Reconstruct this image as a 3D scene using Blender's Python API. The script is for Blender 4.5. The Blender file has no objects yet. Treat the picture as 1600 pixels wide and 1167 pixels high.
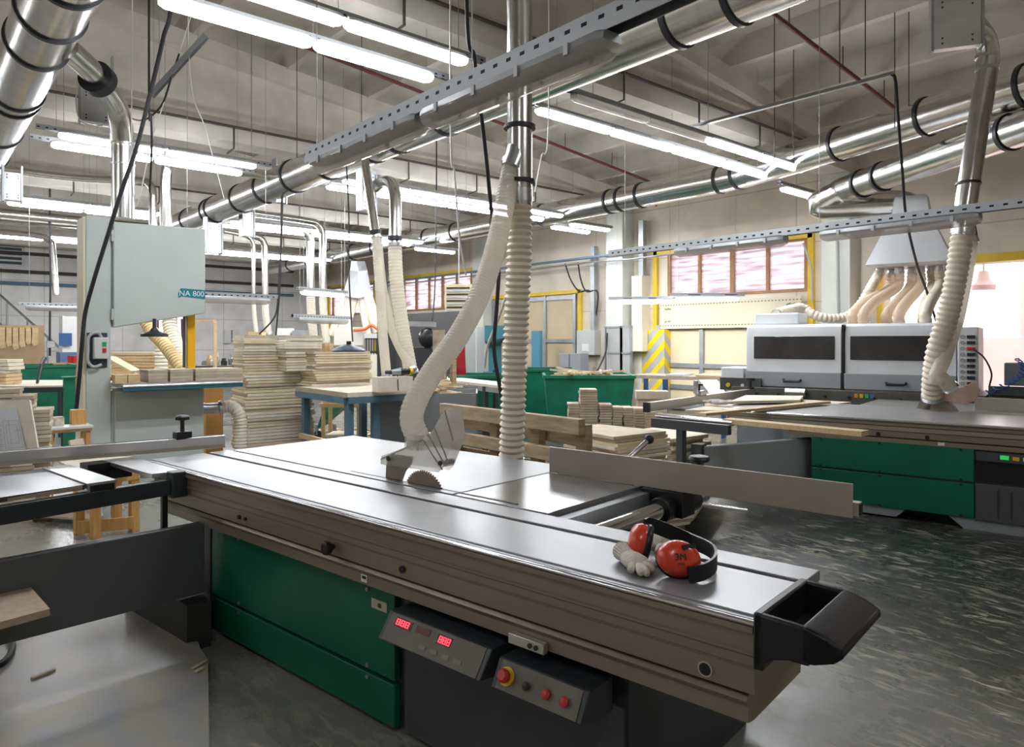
import bpy, bmesh, math, random
from mathutils import Vector as V, Matrix
random.seed(7)
S = bpy.context.scene
COL = S.collection

# ------------------------------------------------------------------ camera, world, exposure
FPX, CZ, YAW = 1105.0, 1.61, math.radians(40.7)          # focal length in px of the 1600 px wide frame
cd = bpy.data.cameras.new('camera'); cam = bpy.data.objects.new('camera', cd); COL.objects.link(cam)
cd.sensor_width = 36; cd.lens = FPX / 1600 * 36; cd.shift_y = -50.5 / 1600; cd.clip_start = .05; cd.clip_end = 200
cam.location = (0, 0, CZ); cam.rotation_euler = (math.pi / 2, 0, -YAW)
S.camera = cam
S.view_settings.view_transform = 'Standard'; S.view_settings.look = 'None'
S.view_settings.gamma = 1; S.view_settings.use_curve_mapping = False
S.view_settings.exposure = 0.9
LAMP = 29.0                                                # emission of the fluorescent diffusers
w = bpy.data.worlds.new('daylight'); S.world = w; w.use_nodes = True
bg = w.node_tree.nodes['Background']; bg.inputs[0].default_value = (1, .93, .95, 1); bg.inputs[1].default_value = 1.7
S.cycles.max_bounces = 8; S.cycles.transparent_max_bounces = 16; S.cycles.caustics_reflective = False; S.cycles.caustics_refractive = False
S.cycles.sample_clamp_indirect = 6

# ------------------------------------------------------------------ photo ray -> point in the place
FW = V((math.sin(YAW), math.cos(YAW), 0)); RT = V((math.cos(YAW), -math.sin(YAW), 0)); C0 = V((0, 0, CZ))
def ray(x, y): return FW + RT * ((x - 800) / FPX) + V((0, 0, (533 - y) / FPX))
def aT(x, y, t): return C0 + ray(x, y) * t
def aZ(x, y, z): r = ray(x, y); return C0 + r * ((z - CZ) / r.z)
def aX(x, y, X): r = ray(x, y); return C0 + r * (X / r.x)
def aY(x, y, Y): r = ray(x, y); return C0 + r * (Y / r.y)
def depth(p): return (V(p) - C0).dot(FW)
def frame(o, ang, z=None):
    """local axes turned ang degrees left of +Y: x = along to the right, y = away, z = up"""
    return Matrix.Translation(V(o)) @ Matrix.Rotation(math.radians(ang), 4, 'Z')
UP = V((0, 0, 1))

# ------------------------------------------------------------------ mesh builder
class M:
    def __init__(s, tf=None): s.v, s.f, s.tf = [], [], tf
    def add(s, vs, fs):
        b = len(s.v)
        s.v += [(s.tf @ V(p)) if s.tf else V(p) for p in vs]
        s.f += [[b + i for i in f] for f in fs]
        return s
    def hexa(s, lo, hi):
        return s.add(list(lo) + list(hi), [(3, 2, 1, 0), (4, 5, 6, 7), (0, 1, 5, 4), (1, 2, 6, 5), (2, 3, 7, 6), (3, 0, 4, 7)])
    def bx(s, x0, x1, y0, y1, z0, z1):
        if x0 > x1: x0, x1 = x1, x0
        if y0 > y1: y0, y1 = y1, y0
        if z0 > z1: z0, z1 = z1, z0
        q = [(x0, y0), (x1, y0), (x1, y1), (x0, y1)]
        return s.hexa([(x, y, z0) for x, y in q], [(x, y, z1) for x, y in q])
    def box(s, c, sz, ax=None):
        c = V(c); X, Y, Z = [V(a) for a in (ax or ((1, 0, 0), (0, 1, 0), (0, 0, 1)))]
        h = [k / 2 for k in sz]
        q = [(-1, -1), (1, -1), (1, 1), (-1, 1)]
        f = lambda k: [c + X * (a * h[0]) + Y * (b * h[1]) + Z * (k * h[2]) for a, b in q]
        return s.hexa(f(-1), f(1))
    def bar(s, p, q, w, h, up=UP):
        """rectangular bar from p to q, w across and h along up"""
        p, q = V(p), V(q); d = (q - p); L = d.length; d.normalize()
        x = d.cross(V(up))
        if x.length < 1e-4: x = d.cross(V((1, 0, 0)))
        x.normalize(); z = x.cross(d)
        return s.box((p + q) / 2, (L, w, h), (d, x, z))
    def prism(s, poly, vec):
        """polygon of 3-D points swept along vec"""
        n = len(poly); a = [V(p) for p in poly]; b = [p + V(vec) for p in a]
        nr = sum(((a[i] - a[0]).cross(a[(i + 1) % n] - a[0]) for i in range(n)), V((0, 0, 0)))
        if nr.dot(V(vec)) > 0: bot, top = list(range(n))[::-1], [n + i for i in range(n)]; sd = [(i, (i + 1) % n, n + (i + 1) % n, n + i) for i in range(n)]
        else: bot, top = list(range(n)), [n + i for i in range(n)][::-1]; sd = [((i + 1) % n, i, n + i, n + (i + 1) % n) for i in range(n)]
        return s.add(a + b, [bot, top] + sd)
    def tube(s, pts, r, n=12, cap=True, closed=False):
        pts = [V(p) for p in pts]; m = len(pts); rr = r if isinstance(r, (list, tuple)) else [r] * m
        t = [((pts[(i + 1) % m] - pts[i - 1]) if closed else (pts[min(i + 1, m - 1)] - pts[max(i - 1, 0)])).normalized() for i in range(m)]
        u = t[0].orthogonal().normalized(); vs = []
        for i in range(m):
            u = (u - t[i] * u.dot(t[i])); u = u.normalized() if u.length > 1e-6 else t[i].orthogonal().normalized()
            w_ = t[i].cross(u)
            vs += [pts[i] + (u * math.cos(6.28318530718 * k / n) + w_ * math.sin(6.28318530718 * k / n)) * rr[i] for k in range(n)]
        fs = [(i * n + k, i * n + (k + 1) % n, (i + 1) % m * n + (k + 1) % n, (i + 1) % m * n + k) for i in range(m if closed else m - 1) for k in range(n)]
        if cap and not closed: fs += [tuple(range(n))[::-1], tuple((m - 1) * n + k for k in range(n))]
        return s.add(vs, fs)
    def cyl(s, p, q, r, r2=None, n=20): return s.tube([p, q], [r, r if r2 is None else r2], n)
    def ring(s, c, ax, R, w, h, n=28):
        """flat band: outer radius R, inner R-h, width w along ax"""
        c, ax = V(c), V(ax).normalized(); u = ax.orthogonal().normalized(); k = ax.cross(u); vs = []
        for i in range(n):
            d = u * math.cos(2 * math.pi * i / n) + k * math.sin(2 * math.pi * i / n)
            for (rr, o) in ((R, -w / 2), (R, w / 2), (R - h, w / 2), (R - h, -w / 2)): vs.append(c + d * rr + ax * o)
        return s.add(vs, [(i * 4 + j, ((i + 1) % n) * 4 + j, ((i + 1) % n) * 4 + (j + 1) % 4, i * 4 + (j + 1) % 4) for i in range(n) for j in range(4)])
    def ball(s, c, r, nu=14, nv=9, ax=None):
        c = V(c); r = r if isinstance(r, (tuple, list)) else (r, r, r); X, Y, Z = [V(a) for a in (ax or ((1, 0, 0), (0, 1, 0), (0, 0, 1)))]
        vs = [c + Z * r[2]]
        for j in range(1, nv):
            a = math.pi * j / nv
            vs += [c + X * (r[0] * math.sin(a) * math.cos(2 * math.pi * i / nu)) + Y * (r[1] * math.sin(a) * math.sin(2 * math.pi * i / nu)) + Z * (r[2] * math.cos(a)) for i in range(nu)]
        vs.append(c - Z * r[2]); e = len(vs) - 1
        fs = [(0, 1 + i, 1 + (i + 1) % nu) for i in range(nu)]
        fs += [(1 + j * nu + i, 1 + (j + 1) * nu + i, 1 + (j + 1) * nu + (i + 1) % nu, 1 + j * nu + (i + 1) % nu) for j in range(nv - 2) for i in range(nu)]
        fs += [(e, 1 + (nv - 2) * nu + (i + 1) % nu, 1 + (nv - 2) * nu + i) for i in range(nu)]
        return s.add(vs, fs)
    def lathe(s, o, ax, prof, n=24):
        """profile [(radius, height)] turned about ax"""
        o, ax = V(o), V(ax).normalized(); u = ax.orthogonal().normalized(); k = ax.cross(u); m = len(prof)
        vs = [o + ax * h + (u * math.cos(2 * math.pi * i / n) + k * math.sin(2 * math.pi * i / n)) * r for r, h in prof for i in range(n)]
        fs = [(j * n + i, j * n + (i + 1) % n, (j + 1) * n + (i + 1) % n, (j + 1) * n + i) for j in range(m - 1) for i in range(n)]
        return s.add(vs, fs + [tuple(range(n))[::-1], tuple((m - 1) * n + i for i in range(n))])
    def sheet(s, pts, th):
        """thick quad/polygon sheet"""
        p = [V(q) for q in pts]; nr = (p[1] - p[0]).cross(p[2] - p[0]).normalized()
        return s.prism(p, nr * th)
    def build(s, name, mt, parent=None, bevel=0, flat=False):
        me = bpy.data.meshes.new(name)
        if parent is None:
            xs, ys, zs = zip(*s.v); o0 = V(((min(xs) + max(xs)) / 2, (min(ys) + max(ys)) / 2, min(zs)))
            me.from_pydata([p - o0 for p in s.v], [], s.f)
        else:
            root = parent
            while root.parent: root = root.parent
            inv = root.matrix_basis.inverted()
            me.from_pydata([inv @ p for p in s.v], [], s.f)
        me.update()
        if not flat:
            me.polygons.foreach_set('use_smooth', [True] * len(me.polygons)); me.set_sharp_from_angle(angle=math.radians(38))
        me.materials.append(mt)
        o = bpy.data.objects.new(name, me); COL.objects.link(o)
        if parent is None: o.location = o0
        else: o.parent = parent
        if bevel:
            b = o.modifiers.new('edge', 'BEVEL'); b.width = bevel; b.segments = 2; b.limit_method = 'ANGLE'; b.angle_limit = math.radians(50)
        return o
def tag(o, label, cat, group=None):
    o['label'] = label; o['category'] = cat
    if group: o['group'] = group
    return o
def thing(name, label, cat, loc=(0, 0, 0), rot=0, group=None):
    o = bpy.data.objects.new(name, None); COL.objects.link(o); o.empty_display_size = .1
    o.location = loc; o.rotation_euler = (0, 0, math.radians(rot))
    o.matrix_basis = Matrix.Translation(V(loc)) @ Matrix.Rotation(math.radians(rot), 4, 'Z')
    return tag(o, label, cat, group)
def dup(o, loc, rot=0, label=None, group=None):
    r = o.copy(); COL.objects.link(r); r.matrix_basis = Matrix.Translation(V(loc)) @ Matrix.Rotation(math.radians(rot), 4, 'Z')
    if label: r['label'] = label
    if group: r['group'] = group
    for ch in list(o.children):
        c = ch.copy(); COL.objects.link(c); c.parent = r
        for g in list(ch.children):
            d = g.copy(); COL.objects.link(d); d.parent = c
    return r
def struct(name, b, mt, **k):
    o = b.build(name, mt, **k); o['kind'] = 'structure'; return o
def smooth(pts, n=10):
    """Catmull-Rom through the points"""
    p = [V(q) for q in pts]; p = [p[0] * 2 - p[1]] + p + [p[-1] * 2 - p[-2]]; out = []
    for i in range(1, len(p) - 2):
        for k in range(n):
            t = k / n; a, b, c, d = p[i - 1:i + 3]
            out.append(.5 * (b * 2 + (c - a) * t + (a * 2 - b * 5 + c * 4 - d) * t * t + (b * 3 - a - c * 3 + d) * t ** 3))
    return out + [p[-2]]
def even(pts, step):
    """resample a polyline at even spacing"""
    out = [pts[0]]; left = step
    for a, b in zip(pts, pts[1:]):
        L = (b - a).length; d = left
        while d <= L: out.append(a.lerp(b, d / L)); d += step
        left = d - L
    return out
ORD = 'first second third fourth fifth sixth seventh eighth ninth tenth eleventh twelfth thirteenth fourteenth fifteenth sixteenth seventeenth eighteenth nineteenth twentieth'.split()
def nth(i):
    if i < 20: return ORD[i]
    k = i + 1
    return '%d%s' % (k, {1: 'st', 2: 'nd', 3: 'rd'}.get(k % 10, 'th'))

# ------------------------------------------------------------------ materials
MATS = {}
def mat(name, col, rough=.5, metal=0., var=0., scale=3., col2=None, bump=0., stretch=None, spec=.5, detail=6., contrast=1.0, coat=0.):
    m = bpy.data.materials.new(name); m.use_nodes = True; MATS[name] = m
    nt = m.node_tree; p = nt.nodes['Principled BSDF']
    p.inputs['Base Color'].default_value = (*col, 1); p.inputs['Roughness'].default_value = rough
    p.inputs['Metallic'].default_value = metal; p.inputs['Specular IOR Level'].default_value = spec
    p.inputs['Coat Weight'].default_value = coat
    if var or col2 or bump:
        tc = nt.nodes.new('ShaderNodeTexCoord'); mp = nt.nodes.new('ShaderNodeMapping'); nz = nt.nodes.new('ShaderNodeTexNoise')
        nt.links.new(tc.outputs['Object'], mp.inputs[0]); nt.links.new(mp.outputs[0], nz.inputs['Vector'])
        if stretch: mp.inputs['Scale'].default_value = stretch
        nz.inputs['Scale'].default_value = scale; nz.inputs['Detail'].default_value = detail
        if var or col2:
            rp = nt.nodes.new('ShaderNodeValToRGB'); e = rp.color_ramp.elements
            c2 = col2 or tuple(max(0, c * (1 - var)) for c in col); c1 = col if col2 else tuple(min(1, c * (1 + var)) for c in col)
            k = .22 / contrast
            e[0].position = .5 - k; e[0].color = (*c2, 1); e[1].position = .5 + k; e[1].color = (*c1, 1)
            nt.links.new(nz.outputs['Fac'], rp.inputs[0]); nt.links.new(rp.outputs[0], p.inputs['Base Color'])
        if bump:
            b = nt.nodes.new('ShaderNodeBump'); b.inputs['Strength'].default_value = bump; b.inputs['Distance'].default_value = .02
            nt.links.new(nz.outputs['Fac'], b.inputs['Height']); nt.links.new(b.outputs[0], p.inputs['Normal'])
    return m
def glow(name, col, strength):
    m = mat(name, col, .5); p = m.node_tree.nodes['Principled BSDF']
    p.inputs['Emission Color'].default_value = (*col, 1); p.inputs['Emission Strength'].default_value = strength
    return m
def clear(name, col, opaque=.5, rough=.3, trl=.5):
    """cloudy see-through plastic: part passes straight through, the rest is half glowing-through, half surface"""
    m = bpy.data.materials.new(name); m.use_nodes = True; nt = m.node_tree; MATS[name] = m
    p = nt.nodes['Principled BSDF']; p.inputs['Base Color'].default_value = (*col, 1); p.inputs['Roughness'].default_value = rough
    tr = nt.nodes.new('ShaderNodeBsdfTransparent'); tr.inputs[0].default_value = (*[min(1, c * .3 + .7) for c in col], 1)
    tl = nt.nodes.new('ShaderNodeBsdfTranslucent'); tl.inputs[0].default_value = (*col, 1)
    a = nt.nodes.new('ShaderNodeMixShader'); a.inputs[0].default_value = trl
    b = nt.nodes.new('ShaderNodeMixShader'); b.inputs[0].default_value = opaque
    nt.links.new(p.outputs[0], a.inputs[1]); nt.links.new(tl.outputs[0], a.inputs[2])
    nt.links.new(tr.outputs[0], b.inputs[1]); nt.links.new(a.outputs[0], b.inputs[2])
    nt.links.new(b.outputs[0], nt.nodes['Material Output'].inputs[0])
    return m
galv = mat('galvanised sheet', (.62, .63, .65), .3, 1., var=.12, scale=2.2, stretch=(1, 1, 3))
duct_m = mat('bright spiral duct', (.64, .63, .61), .22, 1., var=.1, scale=1.5, stretch=(2, 6, 6))
galv_d = mat('dull galvanised steel', (.42, .44, .46), .45, .8, var=.12, scale=6)
alu = mat('anodised aluminium', (.58, .56, .52), .38, .7, var=.05, scale=4)
alu_br = mat('bright aluminium', (.72, .73, .75), .28, .9, var=.06, scale=5)
chrome = mat('polished chrome', (.8, .8, .82), .1, 1.)
black = mat('black plastic', (.012, .012, .014), .38)
rubber = mat('black cable rubber', (.02, .02, .024), .6)
ring_m = mat('black clamp band', (.022, .024, .03), .45)
dark_st = mat('dark painted steel', (.03, .038, .045), .42, var=.2, scale=5)
white_p = mat('white plastic', (.75, .75, .73), .4)
cord_w = mat('white cord', (.72, .71, .68), .6)
conc = mat('ceiling concrete', (.62, .58, .52), .85, var=.16, scale=1.3, bump=.15)
conc2 = mat('beam concrete', (.68, .64, .58), .85, var=.17, scale=1.6, bump=.12, detail=9)
pipe_d = mat('dark brown pipe paint', (.075, .06, .055), .6)
pipe_r = mat('maroon pipe paint', (.16, .035, .035), .5)
pipe_b = mat('blue grey pipe paint', (.13, .22, .30), .5)
yellow = mat('yellow frame paint', (.75, .50, .03), .5, var=.12, scale=4)
green = mat('machine green paint', (.0, .125, .068), .4, var=.12, scale=2)
bin_g = mat('bin green paint', (.0, .16, .085), .5, var=.25, scale=5)
mdf = mat('raw fibreboard', (.58, .49, .37), .8, var=.12, scale=8)
mdf2 = mat('pale fibreboard', (.74, .67, .55), .8, var=.09, scale=8)
mdf3 = mat('brownish board edge', (.46, .38, .28), .85, var=.16, scale=9, stretch=(1, 1, 6))
wood = mat('pale planed timber', (.68, .49, .27), .6, var=.17, scale=6, stretch=(1, 9, 9))
wood_o = mat('orange pine', (.60, .34, .11), .5, var=.2, scale=6, stretch=(6, 6, .7))
pallet_m = mat('weathered pallet timber', (.36, .27, .17), .8, var=.3, scale=3, stretch=(1.5, 1.5, 9), bump=.15)
brown_w = mat('brown window timber', (.36, .19, .08), .55, var=.15, scale=5)
steel_t = mat('ground cast iron table', (.36, .37, .38), .36, .5, var=.10, scale=2.0, stretch=(1, 1, 1), detail=8)
grey_m = mat('light grey machine paint', (.74, .77, .80), .4, var=.04, scale=3)
grey_s = mat('blue grey sheet steel', (.22, .25, .28), .42, var=.08, scale=2)
saw_grn = mat('pale grey green enamel', (.50, .55, .52), .42, var=.05, scale=2.5)
hose_m = clear('cloudy cream hose', (.84, .80, .70), .80, .35, .45)
hose_w = mat('cream ribbed hose', (.82, .74, .60), .5, var=.06, scale=8)
hose_y = mat('yellowed ribbed hose', (.78, .58, .28), .5, var=.08, scale=8)
plexi = clear('clear dusty guard', (.82, .79, .75), .30, .15, .4)
def strut_mat():
    m = mat('perforated galvanised strut', (.42, .44, .46), .45, .8); nt = m.node_tree; N = nt.nodes.new; L = nt.links.new; p = nt.nodes['Principled BSDF']
    tc = N('ShaderNodeTexCoord'); sp = N('ShaderNodeSeparateXYZ'); L(tc.outputs['Object'], sp.inputs[0])
    def mt_(op, a, b=None):
        n = N('ShaderNodeMath'); n.operation = op
        for i, v in enumerate((a, b)):
            if v is None: continue
            if isinstance(v, (int, float)): n.inputs[i].default_value = v
            else: L(v, n.inputs[i])
        return n.outputs[0]
    al = mt_('FRACT', mt_('MULTIPLY', mt_('ADD', sp.outputs[0], sp.outputs[1]), 11.0))
    hole = mt_('MULTIPLY', mt_('LESS_THAN', al, .34), mt_('LESS_THAN', mt_('ABSOLUTE', mt_('ADD', sp.outputs[2], .034)), .008))
    mx = N('ShaderNodeMix'); mx.data_type = 'RGBA'; L(hole, mx.inputs[0]); mx.inputs[6].default_value = (.42, .44, .46, 1); mx.inputs[7].default_value = (.015, .017, .02, 1); L(mx.outputs[2], p.inputs['Base Color'])
    return m
strut = strut_mat()
lamp_on = glow('lit diffuser', (.93, .96, 1.), LAMP)
lamp_off = clear('dusty unlit diffuser', (.76, .71, .67), .5, .08, .3)

# ------------------------------------------------------------------ the hall: X across (window wall at 13.8), Y along
XL, XR, YF, YB = -9.0, 13.8, -5.0, 30.0
def roof_z(x): return 5.62 + .1 * (13.8 - x) if x > 1.8 else 6.82 - .1 * (1.8 - x)
def floor_mat():
    m = mat('painted concrete floor', (.05, .06, .056), .3); nt = m.node_tree; N = nt.nodes.new; L = nt.links.new; p = nt.nodes['Principled BSDF']
    tc = N('ShaderNodeTexCoord')
    def noise(sc, det, stretch, dist=0., rot=0.):
        mp = N('ShaderNodeMapping'); mp.inputs['Scale'].default_value = stretch; mp.inputs['Rotation'].default_value = (0, 0, rot); L(tc.outputs['Object'], mp.inputs[0])
        n = N('ShaderNodeTexNoise'); n.inputs['Scale'].default_value = sc; n.inputs['Detail'].default_value = det; n.inputs['Distortion'].default_value = dist; n.inputs['Roughness'].default_value = .62
        L(mp.outputs[0], n.inputs['Vector']); return n.outputs['Fac']
    def ramp(f, a, b, ca, cb):
        r = N('ShaderNodeValToRGB'); r.color_ramp.elements[0].position = a; r.color_ramp.elements[1].position = b
        r.color_ramp.elements[0].color = (*ca, 1); r.color_ramp.elements[1].color = (*cb, 1); L(f, r.inputs[0]); return r.outputs[0]
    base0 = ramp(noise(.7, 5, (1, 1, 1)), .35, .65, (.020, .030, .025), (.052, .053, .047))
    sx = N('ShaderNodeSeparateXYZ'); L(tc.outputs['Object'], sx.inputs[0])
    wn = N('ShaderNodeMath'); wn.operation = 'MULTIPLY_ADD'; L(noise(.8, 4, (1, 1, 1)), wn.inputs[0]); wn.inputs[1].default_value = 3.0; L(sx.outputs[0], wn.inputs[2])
    left_sheen = N('ShaderNodeMapRange'); L(wn.outputs[0], left_sheen.inputs[0]); left_sheen.inputs[1].default_value = 3.4; left_sheen.inputs[2].default_value = 1.4; left_sheen.inputs[3].default_value = 0; left_sheen.inputs[4].default_value = 1
    bw = N('ShaderNodeMix'); bw.data_type = 'RGBA'; L(left_sheen.outputs[0], bw.inputs[0]); L(base0, bw.inputs[6]); bw.inputs[7].default_value = (.25, .245, .225, 1); base = bw.outputs[2]  # lighter grey towards the left paints the floor's reflected light into its colour
    streak = ramp(noise(6.5, 13, (3.6, 1, 1), .9, -.5), .51, .70, (0, 0, 0), (1, 1, 1))
    patch = ramp(noise(1.3, 4, (1, 1, 1), .6), .38, .60, (.12, .12, .12), (1, 1, 1))
    fine = ramp(noise(55, 5, (1, 1, 1)), .56, .74, (0, 0, 0), (.45, .45, .45))
    mu = N('ShaderNodeMix'); mu.data_type = 'RGBA'; mu.blend_type = 'MULTIPLY'; mu.inputs[0].default_value = 1; L(streak, mu.inputs[6]); L(patch, mu.inputs[7])
    ad = N('ShaderNodeMix'); ad.data_type = 'RGBA'; ad.blend_type = 'ADD'; ad.inputs[0].default_value = .45; L(mu.outputs[2], ad.inputs[6]); L(fine, ad.inputs[7])
    mx = N('ShaderNodeMix'); mx.data_type = 'RGBA'; L(ad.outputs[2], mx.inputs[0]); L(base, mx.inputs[6]); mx.inputs[7].default_value = (.50, .45, .33, 1)
    L(mx.outputs[2], p.inputs['Base Color'])
    rr = ramp(noise(1.6, 6, (1, 1, 1)), .3, .7, (.20, .20, .20), (.42, .42, .42))
    ra = N('ShaderNodeMix'); ra.data_type = 'RGBA'; L(ad.outputs[2], ra.inputs[0]); L(rr, ra.inputs[6]); ra.inputs[7].default_value = (.75, .75, .75, 1); L(ra.outputs[2], p.inputs['Roughness'])
    return m
def panel_mat(name, col, seam, w_, h_, var=.06):
    m = mat(name, col, .75); nt = m.node_tree; N = nt.nodes.new; L = nt.links.new; p = nt.nodes['Principled BSDF']
    tc = N('ShaderNodeTexCoord'); sp = N('ShaderNodeSeparateXYZ'); L(tc.outputs['Object'], sp.inputs[0])
    ax = N('ShaderNodeMath'); ax.operation = 'ADD'; L(sp.outputs[0], ax.inputs[0]); L(sp.outputs[1], ax.inputs[1])
    cb = N('ShaderNodeCombineXYZ'); L(ax.outputs[0], cb.inputs[0]); L(sp.outputs[2], cb.inputs[1])
    b = N('ShaderNodeTexBrick'); b.offset = 0; L(cb.outputs[0], b.inputs['Vector'])
    b.inputs['Scale'].default_value = 1; b.inputs['Brick Width'].default_value = w_; b.inputs['Row Height'].default_value = h_; b.inputs['Mortar Size'].default_value = .012
    b.inputs['Color1'].default_value = (*col, 1); b.inputs['Color2'].default_value = (*[c * (1 - var) for c in col], 1); b.inputs['Mortar'].default_value = (*seam, 1)
    nz = N('ShaderNodeTexNoise'); nz.inputs['Scale'].default_value = 1.2; nz.inputs['Detail'].default_value = 8; L(tc.outputs['Object'], nz.inputs['Vector'])
    rp = N('ShaderNodeValToRGB'); rp.color_ramp.elements[0].position = .3; rp.color_ramp.elements[0].color = (.80, .79, .77, 1); rp.color_ramp.elements[1].position = .6; rp.color_ramp.elements[1].color = (1, 1, 1, 1); L(nz.outputs['Fac'], rp.inputs[0])
    mu = N('ShaderNodeMix'); mu.data_type = 'RGBA'; mu.blend_type = 'MULTIPLY'; mu.inputs[0].default_value = 1; L(b.outputs['Color'], mu.inputs[6]); L(rp.outputs[0], mu.inputs[7]); L(mu.outputs[2], p.inputs['Base Color'])
    return m
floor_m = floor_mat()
wall_c = panel_mat('cream wall paint', (.80, .72, .60), (.55, .49, .41), 5.5, 1.2, .03)
wall_w = panel_mat('white panel wall', (.92, .90, .88), (.60, .57, .55), 1.25, 1.25, .03)
col_m = mat('pale green column paint', (.66, .68, .62), .6, var=.07, scale=1.5)
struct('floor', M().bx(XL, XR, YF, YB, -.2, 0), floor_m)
def wall_y(x0, x1, y0, y1, z1, holes):
    """wall along Y with openings (ya, yb, za, zb)"""
    b = M(); y = y0
    for ya, yb, za, zb in sorted(holes):
        b.bx(x0, x1, y, ya, 0, z1)
        if za > 0: b.bx(x0, x1, ya, yb, 0, za)
        b.bx(x0, x1, ya, yb, zb, z1); y = yb
    return b.bx(x0, x1, y, y1, 0, z1)
WINS = [(6.9, 10.35, 2.62, 3.70), (18.0, 22.1, 2.68, 3.86), (24.2, 28.6, 2.68, 3.86)]
struct('wall_right', wall_y(XR, XR + .3, YF, YB, 5.75, [(.2, 5.45, 0, 2.93)] + WINS), wall_c)
struct('wall_left', M().bx(XL - .3, XL, YF, YB, 0, 5.9), wall_c)
struct('wall_back', M().bx(XL - .3, 7.5, YB, YB + .3, 0, 7.2).bx(8.9, XR + .3, YB, YB + .3, 0, 7.2).bx(7.5, 8.9, YB, YB + .3, 0, .9).bx(7.5, 8.9, YB, YB + .3, 2.6, 7.2), wall_w)
w4 = struct('window_4', M().bx(7.5, 7.58, YB, YB + .1, .9, 2.6).bx(8.2, 8.26, YB, YB + .1, .9, 2.6).bx(8.82, 8.9, YB, YB + .1, .9, 2.6).bx(7.5, 8.9, YB, YB + .1, .9, .97), mat('brown window frame', (.30, .17, .09), .6))
struct('wall_front', M().bx(XL - .3, XR + .3, YF - .3, YF, 0, 7.2), wall_c)
# roof slabs carried on ribs, 1.5 m apart
XS = [XL, 1.8, XR]
b = M()
for xa, xb in zip(XS, XS[1:]):
    za, zb = roof_z(xa), roof_z(xb)
    b.hexa([(xa, YF, za), (xb, YF, zb), (xb, YB, zb), (xa, YB, za)], [(xa, YF, za + .2), (xb, YF, zb + .2), (xb, YB, zb + .2), (xa, YB, za + .2)])
x = XL + .4
while x < XR:
    z = roof_z(x); b.hexa([(x - .06, YF, z - .36), (x + .06, YF, z - .36), (x + .06, YB, z - .36), (x - .06, YB, z - .36)], [(x - .11, YF, z + .02), (x + .11, YF, z + .02), (x + .11, YB, z + .02), (x - .11, YB, z + .02)]); x += 1.5
y = 1.0
struct('ceiling', b, conc)
GIRD = [.6, 6.15, 11.65, 17.15, 22.7, 28.3]
for k, gy in enumerate(GIRD):
    b = M()
    for xa, xb in zip(XS, XS[1:]):
        for y0, y1, zlo, zhi in ((-.24, .24, 4.78, 5.02), (-.11, .11, 5.02, None), (-.26, .26, 'top', None)):
            def zs(x): t = roof_z(x) - .34; return (t - .28 if zlo == 'top' else zlo, t if zhi is None else zhi)
            (a0, a1), (b0, b1) = zs(xa), zs(xb)
            b.hexa([(xa, gy + y0, a0), (xb, gy + y0, b0), (xb, gy + y1, b0), (xa, gy + y1, a0)], [(xa, gy + y0, a1), (xb, gy + y0, b1), (xb, gy + y1, b1), (xa, gy + y1, a1)])
    for sgn in (-1, 1):       # haunch under the web
        b.hexa([(XL, gy + sgn * .11, 5.02), (XR, gy + sgn * .11, 5.02), (XR, gy + sgn * .24, 5.02), (XL, gy + sgn * .24, 5.02)][::sgn], [(XL, gy + sgn * .10, 5.16), (XR, gy + sgn * .10, 5.16), (XR, gy + sgn * .12, 5.16), (XL, gy + sgn * .12, 5.16)][::sgn])
    struct('ceiling_beam', b, conc2)
    struct('column', M().bx(13.36, 13.81, gy - .27, gy + .27, 0, 4.78), col_m, bevel=.01)
# ground and neighbouring wall seen through the loading opening
struct('yard_ground', M().bx(XR + .3, 34, -14, 22, -.25, -.02), mat('pale yard paving', (.62, .56, .54), .8, var=.1))
struct('wall_outside', M().bx(19, 19.3, -12, 4.6, 0, 4.2).bx(19, 19.3, 4.6, 7.5, 0, 1.7), mat('pink render', (.78, .64, .62), .8, var=.06))
# windows: brown timber frames, streaky panes
def pane_mat():
    m = clear('streaky pane', (.90, .84, .88), .55, .12, .75); nt = m.node_tree; N = nt.nodes.new; L = nt.links.new
    tc = N('ShaderNodeTexCoord'); mp = N('ShaderNodeMapping'); mp.inputs['Scale'].default_value = (1, .8, 9); L(tc.outputs['Object'], mp.inputs[0])
    n = N('ShaderNodeTexNoise'); n.inputs['Scale'].default_value = 1.6; n.inputs['Detail'].default_value = 4; L(mp.outputs[0], n.inputs['Vector'])
    r = N('ShaderNodeValToRGB'); r.color_ramp.elements[0].position = .35; r.color_ramp.elements[0].color = (.50, .45, .50, 1); r.color_ramp.elements[1].position = .62; r.color_ramp.elements[1].color = (.95, .90, .93, 1); L(n.outputs['Fac'], r.inputs[0])
    for nd in nt.nodes:
        if nd.type in ('BSDF_TRANSLUCENT', 'BSDF_TRANSPARENT'): L(r.outputs[0], nd.inputs[0])
    return m
pane_m = pane_mat()
for k, (ya, yb, za, zb) in enumerate(WINS):
    n = 4 if k == 0 else 5
    b = M().bx(13.78, 13.9, ya, yb, za, za + .06).bx(13.78, 13.9, ya, yb, zb - .05, zb)
    for i in range(n + 1):
        y = ya + .04 + (yb - ya - .08) * i / n; wd = .04 if i in (0, n) else (.05 if i % 2 == 0 else .035)
        b.bx(13.785, 13.895, y - wd, y + wd, za, zb)
    fr = struct('window_%d' % (k + 1), b, brown_w)
    for i in range(n):
        y0 = ya + .04 + (yb - ya - .08) * i / n; y1 = ya + .04 + (yb - ya - .08) * (i + 1) / n
        M().bx(13.83, 13.85, y0 + .02, y1 - .02, za + .05, zb - .04).build('pane', pane_m, fr)
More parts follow.
